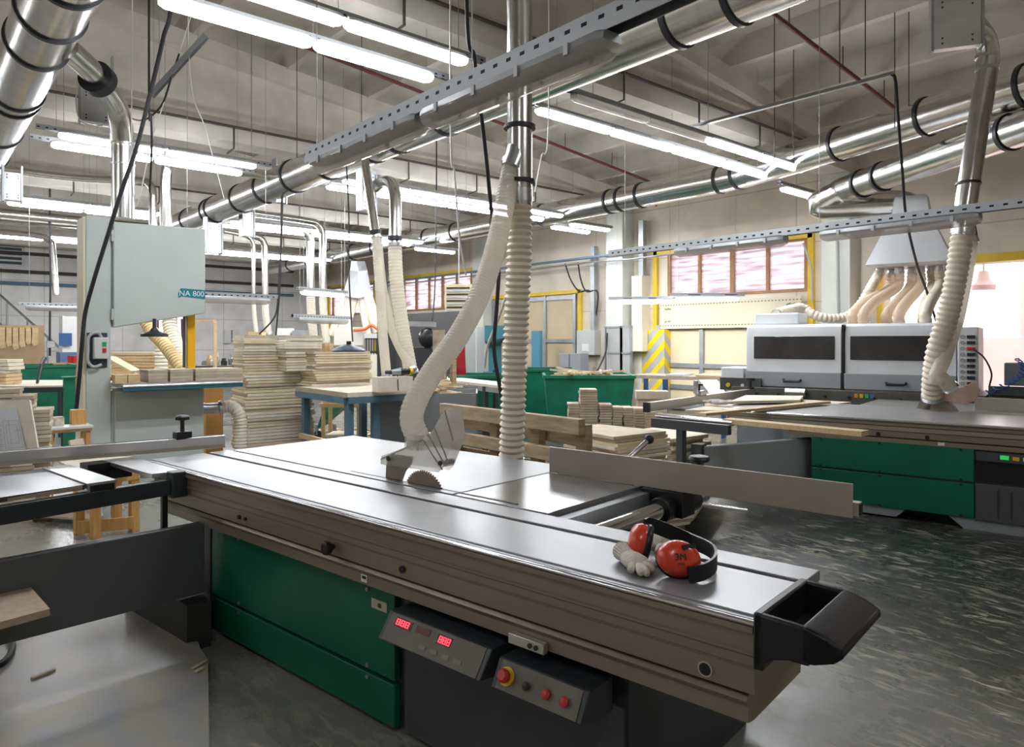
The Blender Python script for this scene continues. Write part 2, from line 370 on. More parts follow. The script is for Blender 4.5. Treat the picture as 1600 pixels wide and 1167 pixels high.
# yellow frames round the gates
for k, (ya, yb, zt) in enumerate([(6.78, 10.72, 3.78), (13.15, 17.05, 3.0), (17.8, 22.3, 3.95), (24.0, 28.0, 3.95)]):
    b = M().bx(13.72, 13.80, ya - .02, ya + .10, 0, zt).bx(13.72, 13.80, yb - .10, yb + .02, 0, zt).bx(13.72, 13.80, ya, yb, zt - .10, zt)
    struct('trim_%d' % (k + 1), b, yellow)
struct('trim_5', M().bx(13.70, 13.80, .1, 5.55, 2.93, 3.07).bx(13.72, 13.80, 5.45, 5.55, 0, 2.93), yellow)
# gates: steel frame, board infill
gate_m = mat('cream gate board', (.80, .66, .44), .7, var=.05, scale=2)
def gate(name, ya, yb, zt, cols, rails, m_in):
    o = struct(name, M().bx(13.74, 13.78, ya, yb, .02, zt), m_in)
    b = M()
    for i in range(cols + 1):
        y = ya + .05 + (yb - ya - .1) * i / cols; b.bx(13.69, 13.74, y - .05, y + .05, .02, zt)
    for z in rails: b.bx(13.70, 13.74, ya, yb, z - .05, z + .05)
    b.build('steel_frame', galv_d, o)
    return o
gate('door_1', 6.9, 10.6, 2.0, 3, (.1, .55, 1.05, 1.95), gate_m)
gate('door_2', 13.3, 16.9, 2.88, 3, (.1, .85, 1.62, 2.8), mat('tan gate board', (.58, .46, .30), .75, var=.06, scale=2))
# dark ventilation grille high on the back wall, dark roof hatch panels
g = thing('wall_vent', 'dark louvred vent high on the far white wall at the left edge', 'vent', aY(8, 405, YB - .05))
c = aY(8, 392, YB - .03)
M().bx(c.x - .55, c.x + .55, YB - .06, YB - .01, c.z - .55, c.z + .55).build('frame', galv_d, g)
b = M()
for i in range(6): b.bx(c.x - .47, c.x + .47, YB - .09, YB - .05, c.z - .45 + i * .16, c.z - .36 + i * .16)
b.build('louvre', dark_st, g)

# ------------------------------------------------------------------ overhead: lamps, ducts, pipes
def lamp_parts(root, L, lit, clips=False):
    """one sealed strip light along its own x, hanging with its top at z = 0 of the root"""
    tf = root.matrix_basis
    def loft(prof, ends):
        b = M(tf); n = len(prof); xs = [(-L / 2, ends), (-L / 2 + .045, 1), (L / 2 - .045, 1), (L / 2, ends)]
        zc = prof[0][1]; vs = [(x, y * k, zc + (z - zc) * k) for x, k in xs for y, z in prof]
        fs = [(i * n + j, (i + 1) * n + j, (i + 1) * n + (j + 1) % n, i * n + (j + 1) % n) for i in range(3) for j in range(n)]
        return b.add(vs, fs + [tuple(range(n)), tuple(3 * n + j for j in range(n))[::-1]])
    loft([(-.068, -.045), (.068, -.045), (.064, -.015), (.04, 0), (-.04, 0), (-.064, -.015)], .8).build('housing', galv_d if not lit else white_p, root)
    loft([(.070, -.045), (-.070, -.045), (-.066, -.072), (-.045, -.098), (0, -.108), (.045, -.098), (.066, -.072)], .72).build('diffuser', lamp_on if lit else lamp_off, root)
    if clips:
        for s in (-.36, -.12, .12, .36):
            for q in (-1, 1): M(tf).bx(s * L - .012, s * L + .012, q * .070, q * .080, -.065, -.02).build('clip', galv_d, root)
PROTO = {}
def lamp(p, rot, lit, label, group, clips=False, L=1.25):
    k = (lit, clips)
    if k not in PROTO:
        o = thing('strip_light', label, 'light', p, rot, group); lamp_parts(o, L, lit, clips); PROTO[k] = o; return o
    o = dup(PROTO[k], p, rot, label, group); return o
def channel(label, p, q, drops, h=.055, wd=.055, zc=9.0, wr=.0035):
    """perforated steel channel hung on rods"""
    p, q = V(p), V(q); o = thing('lamp_channel', label, 'channel', (p + q) / 2)
    b = M(); d = (q - p).normalized(); sd = d.cross(UP).normalized()
    b.bar(p, q, wd, .006); b.bar(p + sd * (wd / 2) - UP * h / 2, q + sd * (wd / 2) - UP * h / 2, .005, h); b.bar(p - sd * (wd / 2) - UP * h / 2, q - sd * (wd / 2) - UP * h / 2, .005, h)
    b.build('channel_profile', strut, o)
    for t in drops:
        c = p.lerp(q, t); M().cyl(c, (c.x, c.y, roof_z(c.x) - .01), wr, n=6).build('suspension_wire', galv_d, o)
    return o
NEAR = {0: 'nearest', 1: 'second', 2: 'third', 3: 'farthest'}
ROWS = [(5.42, 6.0), (10.75, 11.35), (16.1, 16.7), (21.5, 22.1)]
GRP = {'left': [1.52, 2.82], 'right': [5.55, 6.83, 8.11, 9.39]}
LH = 4.34
for i, pair in enumerate(ROWS):
    for j, Y in enumerate(pair):
        for side, xs in GRP.items():
            x0, x1 = xs[0] - .25, xs[-1] + 1.5
            if i == 0 and j == 0 and side == 'left': x0, x1 = 1.2, 4.3
            channel('channel carrying the %s group of tubes, %s lamp line, %s roof bay' % (side, ('front', 'back')[j], NEAR[i]), (x0, Y, LH + .03), (x1, Y, LH + .03), (.1, .5, .9), zc=6.0)
            for k, x in enumerate(xs):
                lit = not (i == 0 and j == 0 and side == 'right' and k < 2)
                lamp((x + .625, Y, LH), 0, lit, '%s strip light, %s in the %s group, %s lamp line, %s roof bay' % ('lit' if lit else 'unlit', nth(k), side, ('front', 'back')[j], NEAR[i]), '%s tubes under the %s roof bay' % ('lit' if lit else 'unlit', NEAR[i]))
# the same lamp lines go on over the rest of the hall (left of and behind the camera)
for Y in (5.7, 11.0, 16.4, 21.8):
    for k, x in enumerate((-7.5, -5.0, -2.5)):
        lamp((x, Y, LH + .1), 0, True, 'lit strip light over the unseen left half of the hall', 'tubes over the left half')
for k, x in enumerate((-1, 3.5)): lamp((x, -.6, LH + .1), 0, True, 'lit strip light behind the camera position', 'tubes behind the camera')
# the two unlit lamp strips hung low over the panel saws
channel('low steel channel with unlit lamps hung above the near panel saw', (2.05, 4.45, 2.88), (2.05, .9, 2.88), (.03, .5, .95), .09, .07, 4.7)
lamp((2.05, 3.72, 2.80), 90, False, 'unlit sealed lamp under the low channel above the near saw, farther of its two', 'unlit lamps over the near saw', True)
lamp((2.05, 2.42, 2.80), 90, False, 'unlit sealed lamp under the low channel above the near saw, nearer of its two', 'unlit lamps over the near saw', True)
channel('low steel channel with unlit lamps hung above the second panel saw', (6.35, 5.6, 2.68), (6.35, 1.0, 2.68), (.05, .55, .97), .07, .06, 4.7)
for y, l in ((4.02, 'unlit sealed lamp under the low channel over the second saw, farther of its two'), (2.62, 'unlit sealed lamp under the low channel over the second saw, nearer of its two')):
    lamp((6.35, y - (.0 if y > 3 else .2), 2.62), 90, False, l, 'unlit lamps over the second saw', True)
# other low lamps towards the back
def low_lamp(x, y, t, lit, label, rot=0, chan=True):
    p = aT(x, y, t); lamp(p, rot, lit, label, 'low hung lamps at the back')
    d = V((math.cos(math.radians(rot)), math.sin(math.radians(rot)), 0))
    if chan: channel('channel above the %s' % ' '.join(label.split()[:12]), p - d * .75 + UP * .05, p + d * .75 + UP * .05, (.12, .88), zc=4.7)
low_lamp(356, 463, 10.5, False, 'unlit low lamp right of the band saw head')
low_lamp(100, 478, 14, False, 'unlit low lamp left of the band saw column')
low_lamp(505, 455, 15.5, True, 'lit low lamp before the cream hoses under the far hood', 20)
low_lamp(505, 497, 13.0, False, 'unlit low lamp below the lit one by the far hood', 20)
low_lamp(1005, 467, 15.5, True, 'lit low lamp left of the cream gate banner', -52)
low_lamp(1105, 462, 14.2, True, 'lit low lamp over the cream gate banner', -40)
low_lamp(1252, 297, 12.2, True, 'lit lamp below the bend of the long right duct')
low_lamp(892, 355, 17, True, 'lit lamp under the long right duct, left of the pair by the pale column'); low_lamp(922, 351, 16.2, True, 'lit lamp under the long right duct, right of the pair by the pale column')
low_lamp(680, 388, 19, True, 'lit lamp under the far stretch of the long right duct')

def rings(o, items, R):
    for c, ax in items: M().ring(c, ax, R + .018, .05, .03).build('clamp_ring', ring_m, o)
def duct(name, label, pts, r, ring=(), cat='duct', n=28, m=None, fine=8, straight=False):
    P_ = [V(p) for p in pts] if straight else smooth(pts, fine)
    o = thing(name, label, cat, P_[0]); M().tube(P_, r, n).build('duct_pipe', m or duct_m, o); rings(o, ring, r); return o
yA = (0, 1, 0)
RA, RB, RD = .265, .235, .255
duct('main_duct', 'long bright metal duct running back over the middle of the hall behind the low lamps', [(4.95, -2, 4.36), (4.95, 20, 4.36)], RA,
     [((4.95, y, 4.36), yA) for y in (.9, 1.9, 3.04, 3.6, 5.6, 6.97, 8.05, 8.7, 10.05, 11.3, 12.5, 13.7, 15.2, 15.5, 16.9, 18.2)], straight=True)
duct('main_duct', 'big bright metal duct with black rings at the top left corner', [(.93, -2, 4.36), (.93, 19.5, 4.36)], RD,
     [((.93, y, 4.36), yA) for y in (3.6, 4.6, 5.4, 6.15, 6.95, 7.75, 9.3, 9.6, 11.2, 12.8, 14.4, 16)], straight=True)
BK = V((10.9, 6.75, 4.45)); BE = V((8.95, .6, 4.45)); BD = (BE - BK).normalized()
duct('main_duct', 'long bright metal duct along the window wall that bends toward the right edge', [(10.9, 27, 4.45), (10.9, 6.95, 4.45), (10.86, 6.6, 4.45)] + [tuple(BK + BD * k) for k in (.45, 7)], RB,
     [((10.9, y, 4.45), yA) for y in (25.2, 23.6, 22, 20.4, 19, 17.6, 16.2, 14.9, 13.2, 11.6, 9.6, 9.3, 8.8, 7.05)] + [(BK + BD * k, BD) for k in (.12, 2.2, 3.55, 4.75)], straight=True)
CK = V((11.0, 4.75, 3.98)); CE = V((8.4, .5, 4.0)); CDv = (CE - CK).normalized()
duct('branch_duct', 'lower bright duct under the bent one at right, turning to the bander hood', [CE, CE.lerp(CK, .5), CK, CK + V((.12, .35, -.06)), CK + V((.1, .6, -.22)), aT(1395, 318, 10.9), aT(1425, 325, 10.6)], .20,
     [(CK.lerp(CE, k), CDv) for k in (.03, .12, .55)] + [(aT(1378, 311, 11.1), ray(1420, 318) * 10.7 - ray(1365, 308) * 11.1)])
# risers and branch pipes
def flange(o, c, ax, r): M().ring(c, ax, r + .022, .02, .03, 22).build('flange', ring_m, o)
def hose(name, label, pts, r, mt, cat='hose', pitch=None, amp=.1, n=16, cuffs=True):
    P_ = smooth(pts, 12); L = sum((b - a).length for a, b in zip(P_, P_[1:])); pitch = pitch or r * .5
    st = pitch / 4; P_ = even(P_, st); rr = [r * (1 + amp * (.5, 1, .5, -.35)[i % 4]) for i in range(len(P_))]
    o = thing(name, label, cat, P_[-1]); M().tube(P_, rr, n).build('hose_wall', mt, o)
    if cuffs:
        for c, d in ((P_[0], P_[1] - P_[0]), (P_[-1], P_[-1] - P_[-2])): M().ring(c, d, r * 1.16, r * .45, r * .15, n).build('hose_clamp', galv, o)
    return o
o = duct('riser_pipe', 'silver pipe from the top left duct down onto the pale green band saw', [(1.15, 7.75, 4.36), (1.45, 8.15, 4.3), (1.74, 8.55, 4.12), (1.82, 8.68, 3.85), (1.83, 8.70, 3.6), (1.83, 8.70, 2.96)], .115)
for z in (3.78, 3.55): M().ring((1.83, 8.7, z), UP, .122, .02, .02).build('seam_ring', galv, o)
M().ring((1.50, 8.22, 4.28), (.35, .42, -.1), .17, .12, .06).build('sleeve', ring_m, o)
def gate_box(label, c, rot, w_=.34, d=.08, h=.36, rails=.3):
    o = thing('slide_gate', label, 'duct gate', c, rot); tf = o.matrix_basis
    M(tf).bx(-w_ / 2, w_ / 2, -d / 2, d / 2, -h / 2, h / 2).build('gate_plate', galv, o, bevel=.006)
    for s in (-1, 1): M(tf).bx(s * w_ / 2 - .012, s * w_ / 2 + .012, -d * .7, d * .7, -h / 2 - .02, h / 2 + rails).build('rail', galv_d, o)
    for a in (-.3, .3):
        for k in (-.4, -.3, .3, .4): M(tf).cyl((a * w_, -d / 2 - .008, k * h), (a * w_, -d / 2, k * h), .009, n=8).build('bolt', dark_st, o)
    return o
o = gate_box('grey gate box with black collar under the top left duct', aT(150, 168, 8.0), -8, .32, .09, .36, .42)
gate_box('bright steel gate box on the pipe at the upper right edge', aT(1494, 36, 6.9), -62, .42, .10, .5, .1)
gate_box('grey gate box under the middle duct above the leaning pipes', aT(573, 300, 9.9), 10, .24, .10, .52, .05)
gate_box('grey gate box at the far end of the low lamp channel', aT(437, 292, 12.6), 10, .2, .1, .56, .2)
gate_box('grey gate box right of the band saw head under the middle duct', aT(333, 372, 14.6), 10, .32, .12, .62, .1)
gate_box('light grey gate box beside the far end of the middle duct', aT(386, 350, 14.4), 10, .26, .1, .5, .1)
gate_box('small grey gate box by the left edge below the big duct', aT(19, 292, 10.1), 0, .22, .1, .4, .1)
duct('riser_pipe', 'thin branch pipe from the left duct that drops behind the band saw head', [V((.95, aT(60, 272, 12).y, aT(60, 272, 12).z)), aT(120, 278, 12.2), aT(215, 282, 12.4), aT(233, 287, 12.4), aT(239, 302, 12.4), aT(239, 320, 12.4), aT(239, 400, 12.4)], .062)
duct('riser_pipe', 'elbowed silver pipe dropping behind the band saw head on its right side', [V((4.72, aT(276, 252, 11).y, aT(276, 252, 11).z)), V((3.9, aT(276, 252, 11).y, aT(276, 252, 11).z)), aT(274, 252, 11), aT(262, 262, 11), aT(259, 282, 11), aT(259, 310, 11), aT(259, 395, 11)], .082)
duct('branch_duct', 'upper of two thin level pipes left of the band saw', [(.95, 17.7, 4.2), (2.9, 17.7, 4.2)], .075, straight=True)
duct('branch_duct', 'lower of two thin level pipes left of the band saw', [(.95, 18.9, 4.2), (3.4, 18.9, 4.2)], .06, straight=True)
duct('riser_pipe', 'thin pipe with elbow dropping by the far left stair', [(.95, 20.7, 4.21), (2.4, 20.7, 4.2), (2.72, 20.7, 4.1), (2.8, 20.7, 3.85), (2.86, 20.6, 2.75)], .075)
def drop(label, x0, xe, y0, y1, Y, r, zb, hz):
    """level run along X, an elbow, a drop and a cream hose below"""
    a = aY(xe, y1, Y); ztop = a.z + .28; x_s = aY(x0, y0, Y).x
    duct('riser_pipe', label, [(x_s, Y, ztop + .03), (a.x - .4, Y, ztop), (a.x - .12, Y, ztop - .05), (a.x, Y, ztop - .2), (a.x + .02, Y, ztop - .45), (a.x + .02, Y, zb)], r)
    hose('dust_hose', 'cream hose hanging from the %s' % label, [(a.x + .02, Y, zb), (a.x + .04, Y, zb - .5), (a.x + .1, Y - .05, hz)], r * 1.05, hose_m, pitch=.05, amp=.05)
drop('right one of two elbowed pipes behind the board stack', 395, 503, 344, 366, 15.9, .085, 2.85, 1.55)
drop('left one of two elbowed pipes behind the board stack', 385, 484, 357, 378, 16.7, .10, 2.85, 1.5)
drop('slim elbowed pipe above the left of the board stack', 392, 413, 372, 386, 18.6, .085, 2.8, 1.8)
drop('slimmest elbowed pipe next to the band saw head', 350, 395, 375, 385, 18.0, .05, 2.8, 1.6)
# leaning pipes and clear hoses in the middle
duct('riser_pipe', 'thin leaning pipe under the middle duct feeding a clear hose', [aT(568, 235, 9.7), aT(572, 265, 9.6), aT(586, 362, 9.0), aT(588, 372, 9.0)], .058, [(aT(586, 362, 9.0), V((.2, 0, -1)))], straight=True)
hose('dust_hose', 'slim clear hose from the leaning pipe to the bench, leftmost of the bench hoses', [aT(588, 370, 9.0), aT(593, 440, 8.9), aT(598, 520, 8.8), aT(604, 588, 8.7)], .06, hose_m, pitch=.03, amp=.04)
hose('dust_hose', 'slim clear hose crossing behind to the drill on the bench', [aT(589, 372, 9.05), aT(598, 455, 9.2), aT(615, 520, 9.2), aT(644, 578, 9.0)], .062, hose_m, pitch=.03, amp=.04)
duct('riser_pipe', 'elbowed silver pipe from the middle duct feeding the thick bench hose', [aT(586, 292, 9.9), aT(597, 284, 9.8), aT(609, 285, 9.6), aT(616, 298, 9.4), aT(617.5, 320, 9.3), aT(617, 384, 9.2)], .078, [(aT(617, 372, 9.2), UP)])
hose('dust_hose', 'thick ribbed clear hose from the elbowed pipe to the bench behind the saw', [aT(617, 382, 9.2), aT(619, 430, 9.2), aT(627, 500, 9.2), aT(642, 582, 9.1)], .088, hose_m, pitch=.045, amp=.06)
# near riser with its two hoses
TG = 4.4
g0 = aT(812, 186, TG)
gx, gy = g0.x, g0.y
o = duct('riser_pipe', 'tall silver pipe hanging in the middle above the near panel saw', [(gx + 2.0, gy, 4.36), (gx + .5, gy, 4.36), (gx + .1, gy, 4.28), (gx, gy, 3.9), (gx, gy, 3.6), (gx, gy, 3.2), (gx, gy, aT(812, 322, TG).z)], .078)
for yy in (199, 284): flange(o, aT(812, yy, TG), UP, .078)
M().tube([aT(812, 215, TG), aT(806, 245, TG - .02), aT(799, 262, TG - .04)], [.06, .066, .062], 18).build('branch_spout', galv, o)
M().ring(aT(811.5, 305, TG), UP, .083, .07, .02).build('hose_collar', galv, o)
hose('dust_hose', 'long cloudy hose curving from the hanging pipe to the near saw blade guard', [aT(801, 254, TG), aT(794, 290, 4.35), aT(776, 380, 4.25), aT(752, 455, 4.1), aT(718, 522, 3.95), aT(680, 575, 3.8), aT(652, 622, 3.7), aT(643, 655, 3.68), aT(655, 688, 3.68)], .060, hose_m, pitch=.022, amp=.045, n=20)
hose('dust_hose', 'thick cream ribbed hose hanging straight down behind the near saw table', [aT(812, 312, TG), aT(811, 400, TG), aT(807, 500, TG + .03), aT(803, 600, TG + .05), aT(799, 720, TG + .1)], .071, hose_w, pitch=.040, amp=.16, n=22)
# right riser over the second saw
TK = 7.0
o = duct('riser_pipe', 'silver pipe with double elbow dropping over the second panel saw', [aT(1440, -40, 7.4), aT(1505, 20, 7.1), aT(1532, 50, TK), aT(1542, 72, TK), aT(1543, 100, TK), aT(1532, 175, TK), aT(1512, 300, TK), aT(1503, 368, TK)], .098)
for yy in (88, 108): M().ring(aT(1542, yy, TK), UP, .104, .03, .02).build('seam_ring', galv, o)
M().ring(aT(1513, 287, TK), V((.1, 0, 1)), .112, .02, .03).build('flange', ring_m, o)
hose('dust_hose', 'thick cream ribbed hose curving down to the second saw blade', [aT(1504, 362, TK), aT(1496, 420, TK), aT(1482, 490, 7.05), aT(1465, 545, 7.1), aT(1458, 590, 7.2), aT(1457, 622, 7.3)], .092, hose_w, pitch=.058, amp=.13)
hose('dust_hose', 'smooth cloudy hose running beside the ribbed one to the second saw guard', [aT(1516, 375, 7.1), aT(1508, 430, 7.1), aT(1494, 500, 7.1), aT(1476, 556, 7.05), aT(1462, 590, 7.0), aT(1470, 590, 7.0), aT(1486, 606, 7.0)], .068, hose_m, pitch=.03, amp=.03)
tag(M().cyl(aT(1512, 352, 7.12), aT(1517, 380, 7.1), .072).build('pipe_stub', galv), 'short silver stub beside the right pipe holding the smooth hose', 'pipe')

# pipes and conduits along the roof beams
for k, gy_ in enumerate(GIRD[1:5]):
    y = gy_ - .30; z = 5.0; n_ = ('nearest', 'second', 'third', 'fourth')[k]
    o = thing('conduit', 'dark conduit with drop brackets along the %s roof beam in view' % n_, 'conduit', (0, y, z))
    M().tube([(-8.5, y, z), (13.3, y, z)], .022, 8).build('conduit_pipe', pipe_d, o)
    for j in range(9):
        x = -1.2 + j * 1.62 + k * .3
        M().tube([(x, y, z), (x, y, z - .34), (x - .0, y + .3, z - .36)], .016, 6).build('bracket', pipe_d, o)
for Y, l in ((4.5, 'maroon pipe under the roof slabs at upper right'), (10.0, 'maroon pipe under the roof slabs beyond the first beam')):
    z = lambda x: roof_z(x) - .55
    o = thing('sprinkler_pipe', l, 'pipe', (1.8, Y, z(1.8)))
    M().tube([(-4, Y, z(-4)), (1.8, Y, z(1.8)), (12.9, Y, z(12.9)), (12.9, Y, z(12.9) - .5 if Y > 5 else z(12.9) - .05)], .03, 10).build('pipe_run', pipe_r, o)
    for x in (2.5, 5.5, 8.5, 10, 11.4): M().cyl((x, Y, z(x) + .02), (x, Y, z(x) + .3), .008, n=6).build('hanger', pipe_d, o)
o = thing('conduit', 'steel conduit with a black cable falling from its end at upper right', 'conduit', (7.8, 4.3, 4.41))
M().bar((7.8, 5.6, 4.41), (7.85, 3.0, 4.41), .05, .035).build('conduit_pipe', galv_d, o)
def cable(label, pts, r=.012, mt=None, name='power_cable', cat='cable', fine=10):
    if pts[0].z > 3.0 and 'loop' not in label and 'conduit' not in label and 'droop' not in label and 'wall' not in label and 'stack' not in label and 'band' not in label.split()[-1]:
        pts = [V((pts[0].x, pts[0].y, roof_z(pts[0].x) - .01))] + list(pts)
    return tag(M().tube(smooth(pts, fine), r, 8).build(name, mt or rubber), label, cat)
cable('black cable from the conduit end down to the grey edge bander', [aT(1393, 116, 7.4), aT(1399, 125, 7.4), aT(1403, 180, 7.5), aT(1410, 270, 7.9), aT(1416, 340, 8.4), aT(1432, 410, 9.0), aT(1448, 455, 9.5), aT(1463, 503, 10)], .016)
cable('thick black cable falling to the band saw column from the roof', [aT(268, -10, 7.0), aT(255, 60, 7.0), aT(235, 145, 7.0), aT(213, 232, 7.0), aT(190, 298, 7.0), aT(166, 375, 7.05), aT(146, 440, 7.1), aT(133, 490, 7.2), aT(128, 540, 7.2), aT(124, 590, 7.3), aT(119, 640, 7.4)], .020)
cable('black cable looping from the hung steel channel beside the band saw pipe', [aT(280, 84, 7.6), aT(268, 120, 7.6), aT(255, 160, 7.6), aT(238, 180, 7.7), aT(222, 188, 7.8), aT(205, 185, 8.2), aT(180, 172, 8.5)], .01)
cable('thin black cable down beside the thick one above the band saw', [aT(233, 148, 7.05), aT(236, 180, 7.1), aT(237, 230, 7.2), aT(234, 300, 7.4)], .011)
cable('thick black cable hanging beside the ribbed hose behind the near saw', [aT(729, -10, 4.6), aT(741, 90, 4.6), aT(752, 180, 4.6), aT(760, 250, 4.6), aT(769, 340, 4.6), aT(779, 410, 4.6), aT(776, 480, 4.6), aT(772, 545, 4.6), aT(782, 610, 4.6), aT(798, 700, 4.6)], .013)
cable('black cable hanging onto the smaller board stack from the duct', [aT(541, 250, 10.0), aT(545, 335, 9.8), aT(545, 420, 9.4), aT(549, 500, 9.0), aT(551, 533, 8.75)], .010)
cable('left of two black cables hanging behind the tall board stack', [aT(442, 300, 12), aT(440, 372, 12), aT(436, 430, 12), aT(433, 480, 12), aT(426, 500, 12), aT(405, 522, 12)], .014)
cable('right of two black cables hanging behind the tall board stack', [aT(440, 302, 12.2), aT(439, 372, 12.2), aT(438, 440, 12.2), aT(434, 490, 12.2), aT(431, 524, 12.2)], .014)
cable('dark cable hanging to the grey machine before the dark board', [aT(682, 270, 13), aT(681, 380, 13), aT(679, 460, 12.8), aT(675, 503, 12.6)], .012)
cable('white pull cord hanging left of the curved hose', [aT(704, 190, 6), aT(710, 270, 6), aT(718, 370, 6), aT(728, 430, 6)], .008, cord_w, 'pull_cord', 'cord')
cable('white cord hanging behind the thick ribbed hose', [aT(791, 462, 5.4), aT(778, 500, 5.4), aT(762, 540, 5.4), aT(757, 575, 5.4)], .01, cord_w, 'pull_cord', 'cord')
cable('white pull cord right of the hanging silver pipe', [aT(857, 190, 7), aT(846, 245, 7), aT(836, 300, 7)], .008, cord_w, 'pull_cord', 'cord')
cable('thin white cord stretched up from the band saw to the roof', [aT(208, 300, 7.6), aT(240, 210, 7.6), aT(300, 20, 7.6)], .006, cord_w, 'pull_cord', 'cord')
cable('thin white cord leaning right above the band saw', [aT(296, 104, 7.6), aT(322, 205, 7.6), aT(350, 310, 7.6)], .006, cord_w, 'pull_cord', 'cord')
cable('white cable drooping from the gate box under the left duct', [aT(128, 105, 7.7), aT(119, 150, 7.7), aT(124, 185, 7.8), aT(145, 197, 7.8), aT(160, 195, 7.8)], .008, cord_w)
channel('short perforated channel hung aslant above the band saw', aT(236, 146, 7.6), aT(322, 52, 7.6), (.15, .85), zc=6)
# wires of the roof
for k, (x, y0, y1, t) in enumerate([(393, 150, 230, 11.4), (505, 120, 260, 11.2), (464, 90, 250, 11.3), (565, 110, 200, 11), (1210, 60, 260, 9), (1312, 10, 130, 8), (1240, 150, 250, 10), (1352, 20, 118, 7.6), (1398, 52, 200, 8.8), (1420, 100, 175, 9)]):
    p, q = aT(x, y0, t), aT(x, y1, t); q = V((p.x, p.y, q.z))
    tag(M().cyl(p, (p.x, p.y, max(p.z, min(roof_z(p.x), p.z + 2))), .006, n=6).cyl(q, p, .006, n=6).build('hanging_wire', pipe_d), 'thin dark hanger wire below the roof, %s from the left' % nth(sorted([393, 505, 464, 565, 1210, 1312, 1240, 1352, 1398, 1420]).index(x)), 'wire')

# ------------------------------------------------------------------ near panel saw: local x = across (v), y = along (u), z = up
tan_m = mat('tan anodised beam', (.265, .222, .168), .38, .35, var=.10, scale=5, stretch=(1, .3, 3))
dkred = mat('dark red display', (.10, .005, .005), .25)
disp = glow('red digits', (1, .03, .05), 2.2)
red_p = mat('red plastic', (.55, .03, .02), .35)
yel_p = mat('yellow plastic', (.75, .52, .02), .4)
panel_g = mat('worn control panel', (.16, .145, .12), .55, var=.2, scale=9)
lam_d = mat('dark laminate board', (.07, .07, .085), .3, var=.1, scale=3)
sheet_d = mat('dark grey sheet steel', (.06, .068, .072), .4, var=.15, scale=3)
A1 = 8.5
TF1 = frame((0, 0, 0), A1)
saw = thing('panel_saw', 'near sliding table saw with bright steel top and dark green cabinet in the foreground', 'saw', TF1 @ V((2.2, 2.5, 0)), A1)
def P1(name, b, m, parent=None, bevel=0): return b.build(name, m, parent or saw, bevel)
M1 = lambda: M(TF1)
# sliding carriage
P1('sliding_table', M1().bx(1.80, 2.125, .71, 4.42, .868, .9).bx(2.155, 2.285, .71, 4.42, .868, .9).bx(1.80, 2.28, .71, 4.42, .845, .866), steel_t, bevel=.003)
P1('edge_strip', M1().bx(1.782, 1.799, .71, 4.40, .86, .895), galv_d)
P1('edge_rail', M1().cyl(TF1.inverted() @ (TF1 @ V((1.776, .712, .886))), (1.776, 4.36, .886), .008, n=12), chrome)
def prof(poly, u0, u1): return M1().prism([(v, u0, z) for v, z in poly], (0, u1 - u0, 0))
P1('carriage_beam', prof([(1.768, .878), (1.768, .862), (1.782, .856), (1.782, .812), (1.776, .808), (1.776, .802), (1.782, .797), (1.782, .772), (1.787, .769), (1.787, .765), (1.782, .762), (1.782, .700), (1.80, .694), (2.2, .694), (2.2, .866), (1.80, .866), (1.79, .878)], .715, 4.33), tan_m)
P1('guide_beam', prof([(1.83, .693), (1.825, .688), (1.80, .684), (1.790, .672), (1.795, .660), (1.802, .655), (1.802, .612), (1.84, .605), (2.2, .605), (2.2, .693)], .74, 4.27), tan_m)
for u, r in ((2.09, .014), (3.33, .011), (3.27, .009)): P1('bolt_cap', M1().cyl((1.781, u, .735), (1.772, u, .735), r), black)
P1('round_hole', M1().cyl((1.783, .85, .728), (1.778, .85, .728), .017), black)
P1('hole_ring', M1().ring((1.780, .85, .728), (1, 0, 0), .021, .004, .004), alu)
P1('clamp_knob', M1().lathe((1.78, 2.54, .738), (-1, 0, 0), [(.012, 0), (.012, .018), (.026, .02), (.030, .028), (.028, .045), (.020, .05)], 10), black)
P1('label_plate', M1().bx(1.799, 1.801, 2.335, 2.375, .622, .652), white_p)
for k in range(3): P1('lettering', M1().bx(1.797, 1.799, 2.342 + .009 * k, 2.348 + .009 * k, .636, .647), black)
P1('stop_bracket', M1().bx(1.775, 1.80, 1.40, 1.55, .605, .640), alu, bevel=.003)
for u in (1.43, 1.455): P1('bracket_screw', M1().cyl((1.775, u, .622), (1.77, u, .622), .008), dark_st)
# cabinet
P1('cabinet_body', M1().bx(1.90, 2.95, 1.16, 3.80, .10, .62), dark_st)
P1('plinth', M1().bx(1.93, 2.9, 1.2, 3.78, 0, .10), sheet_d)
gp = lambda n, u0, u1, z0, z1: P1('green_panel', M1().bx(1.868, 1.90, u0, u1, z0, z1), green, bevel=.004)
q = gp('', 2.245, 3.84, .222, .598)
for u, z in ((2.42, .56), (2.42, .24), (3.50, .575), (3.50, .24)): P1('panel_screw', M1().cyl((1.868, u, z), (1.862, u, z), .009), galv_d, q)
P1('label_plate', M1().bx(1.864, 1.868, 2.29, 2.39, .492, .532), mat('buff label', (.50, .46, .36), .5), q)
P1('lettering', M1().bx(1.862, 1.864, 2.325, 2.345, .503, .520), dark_st, q)
q = gp('', 2.245, 3.84, -.0 + .03, .205)
for u, z in ((3.50, .19), (2.42, .19)): P1('panel_screw', M1().cyl((1.868, u, z), (1.862, u, z), .009), galv_d, q)

P1('corner_post', M1().bx(1.862, 1.90, 3.80, 3.86, .02, .60), sheet_d)
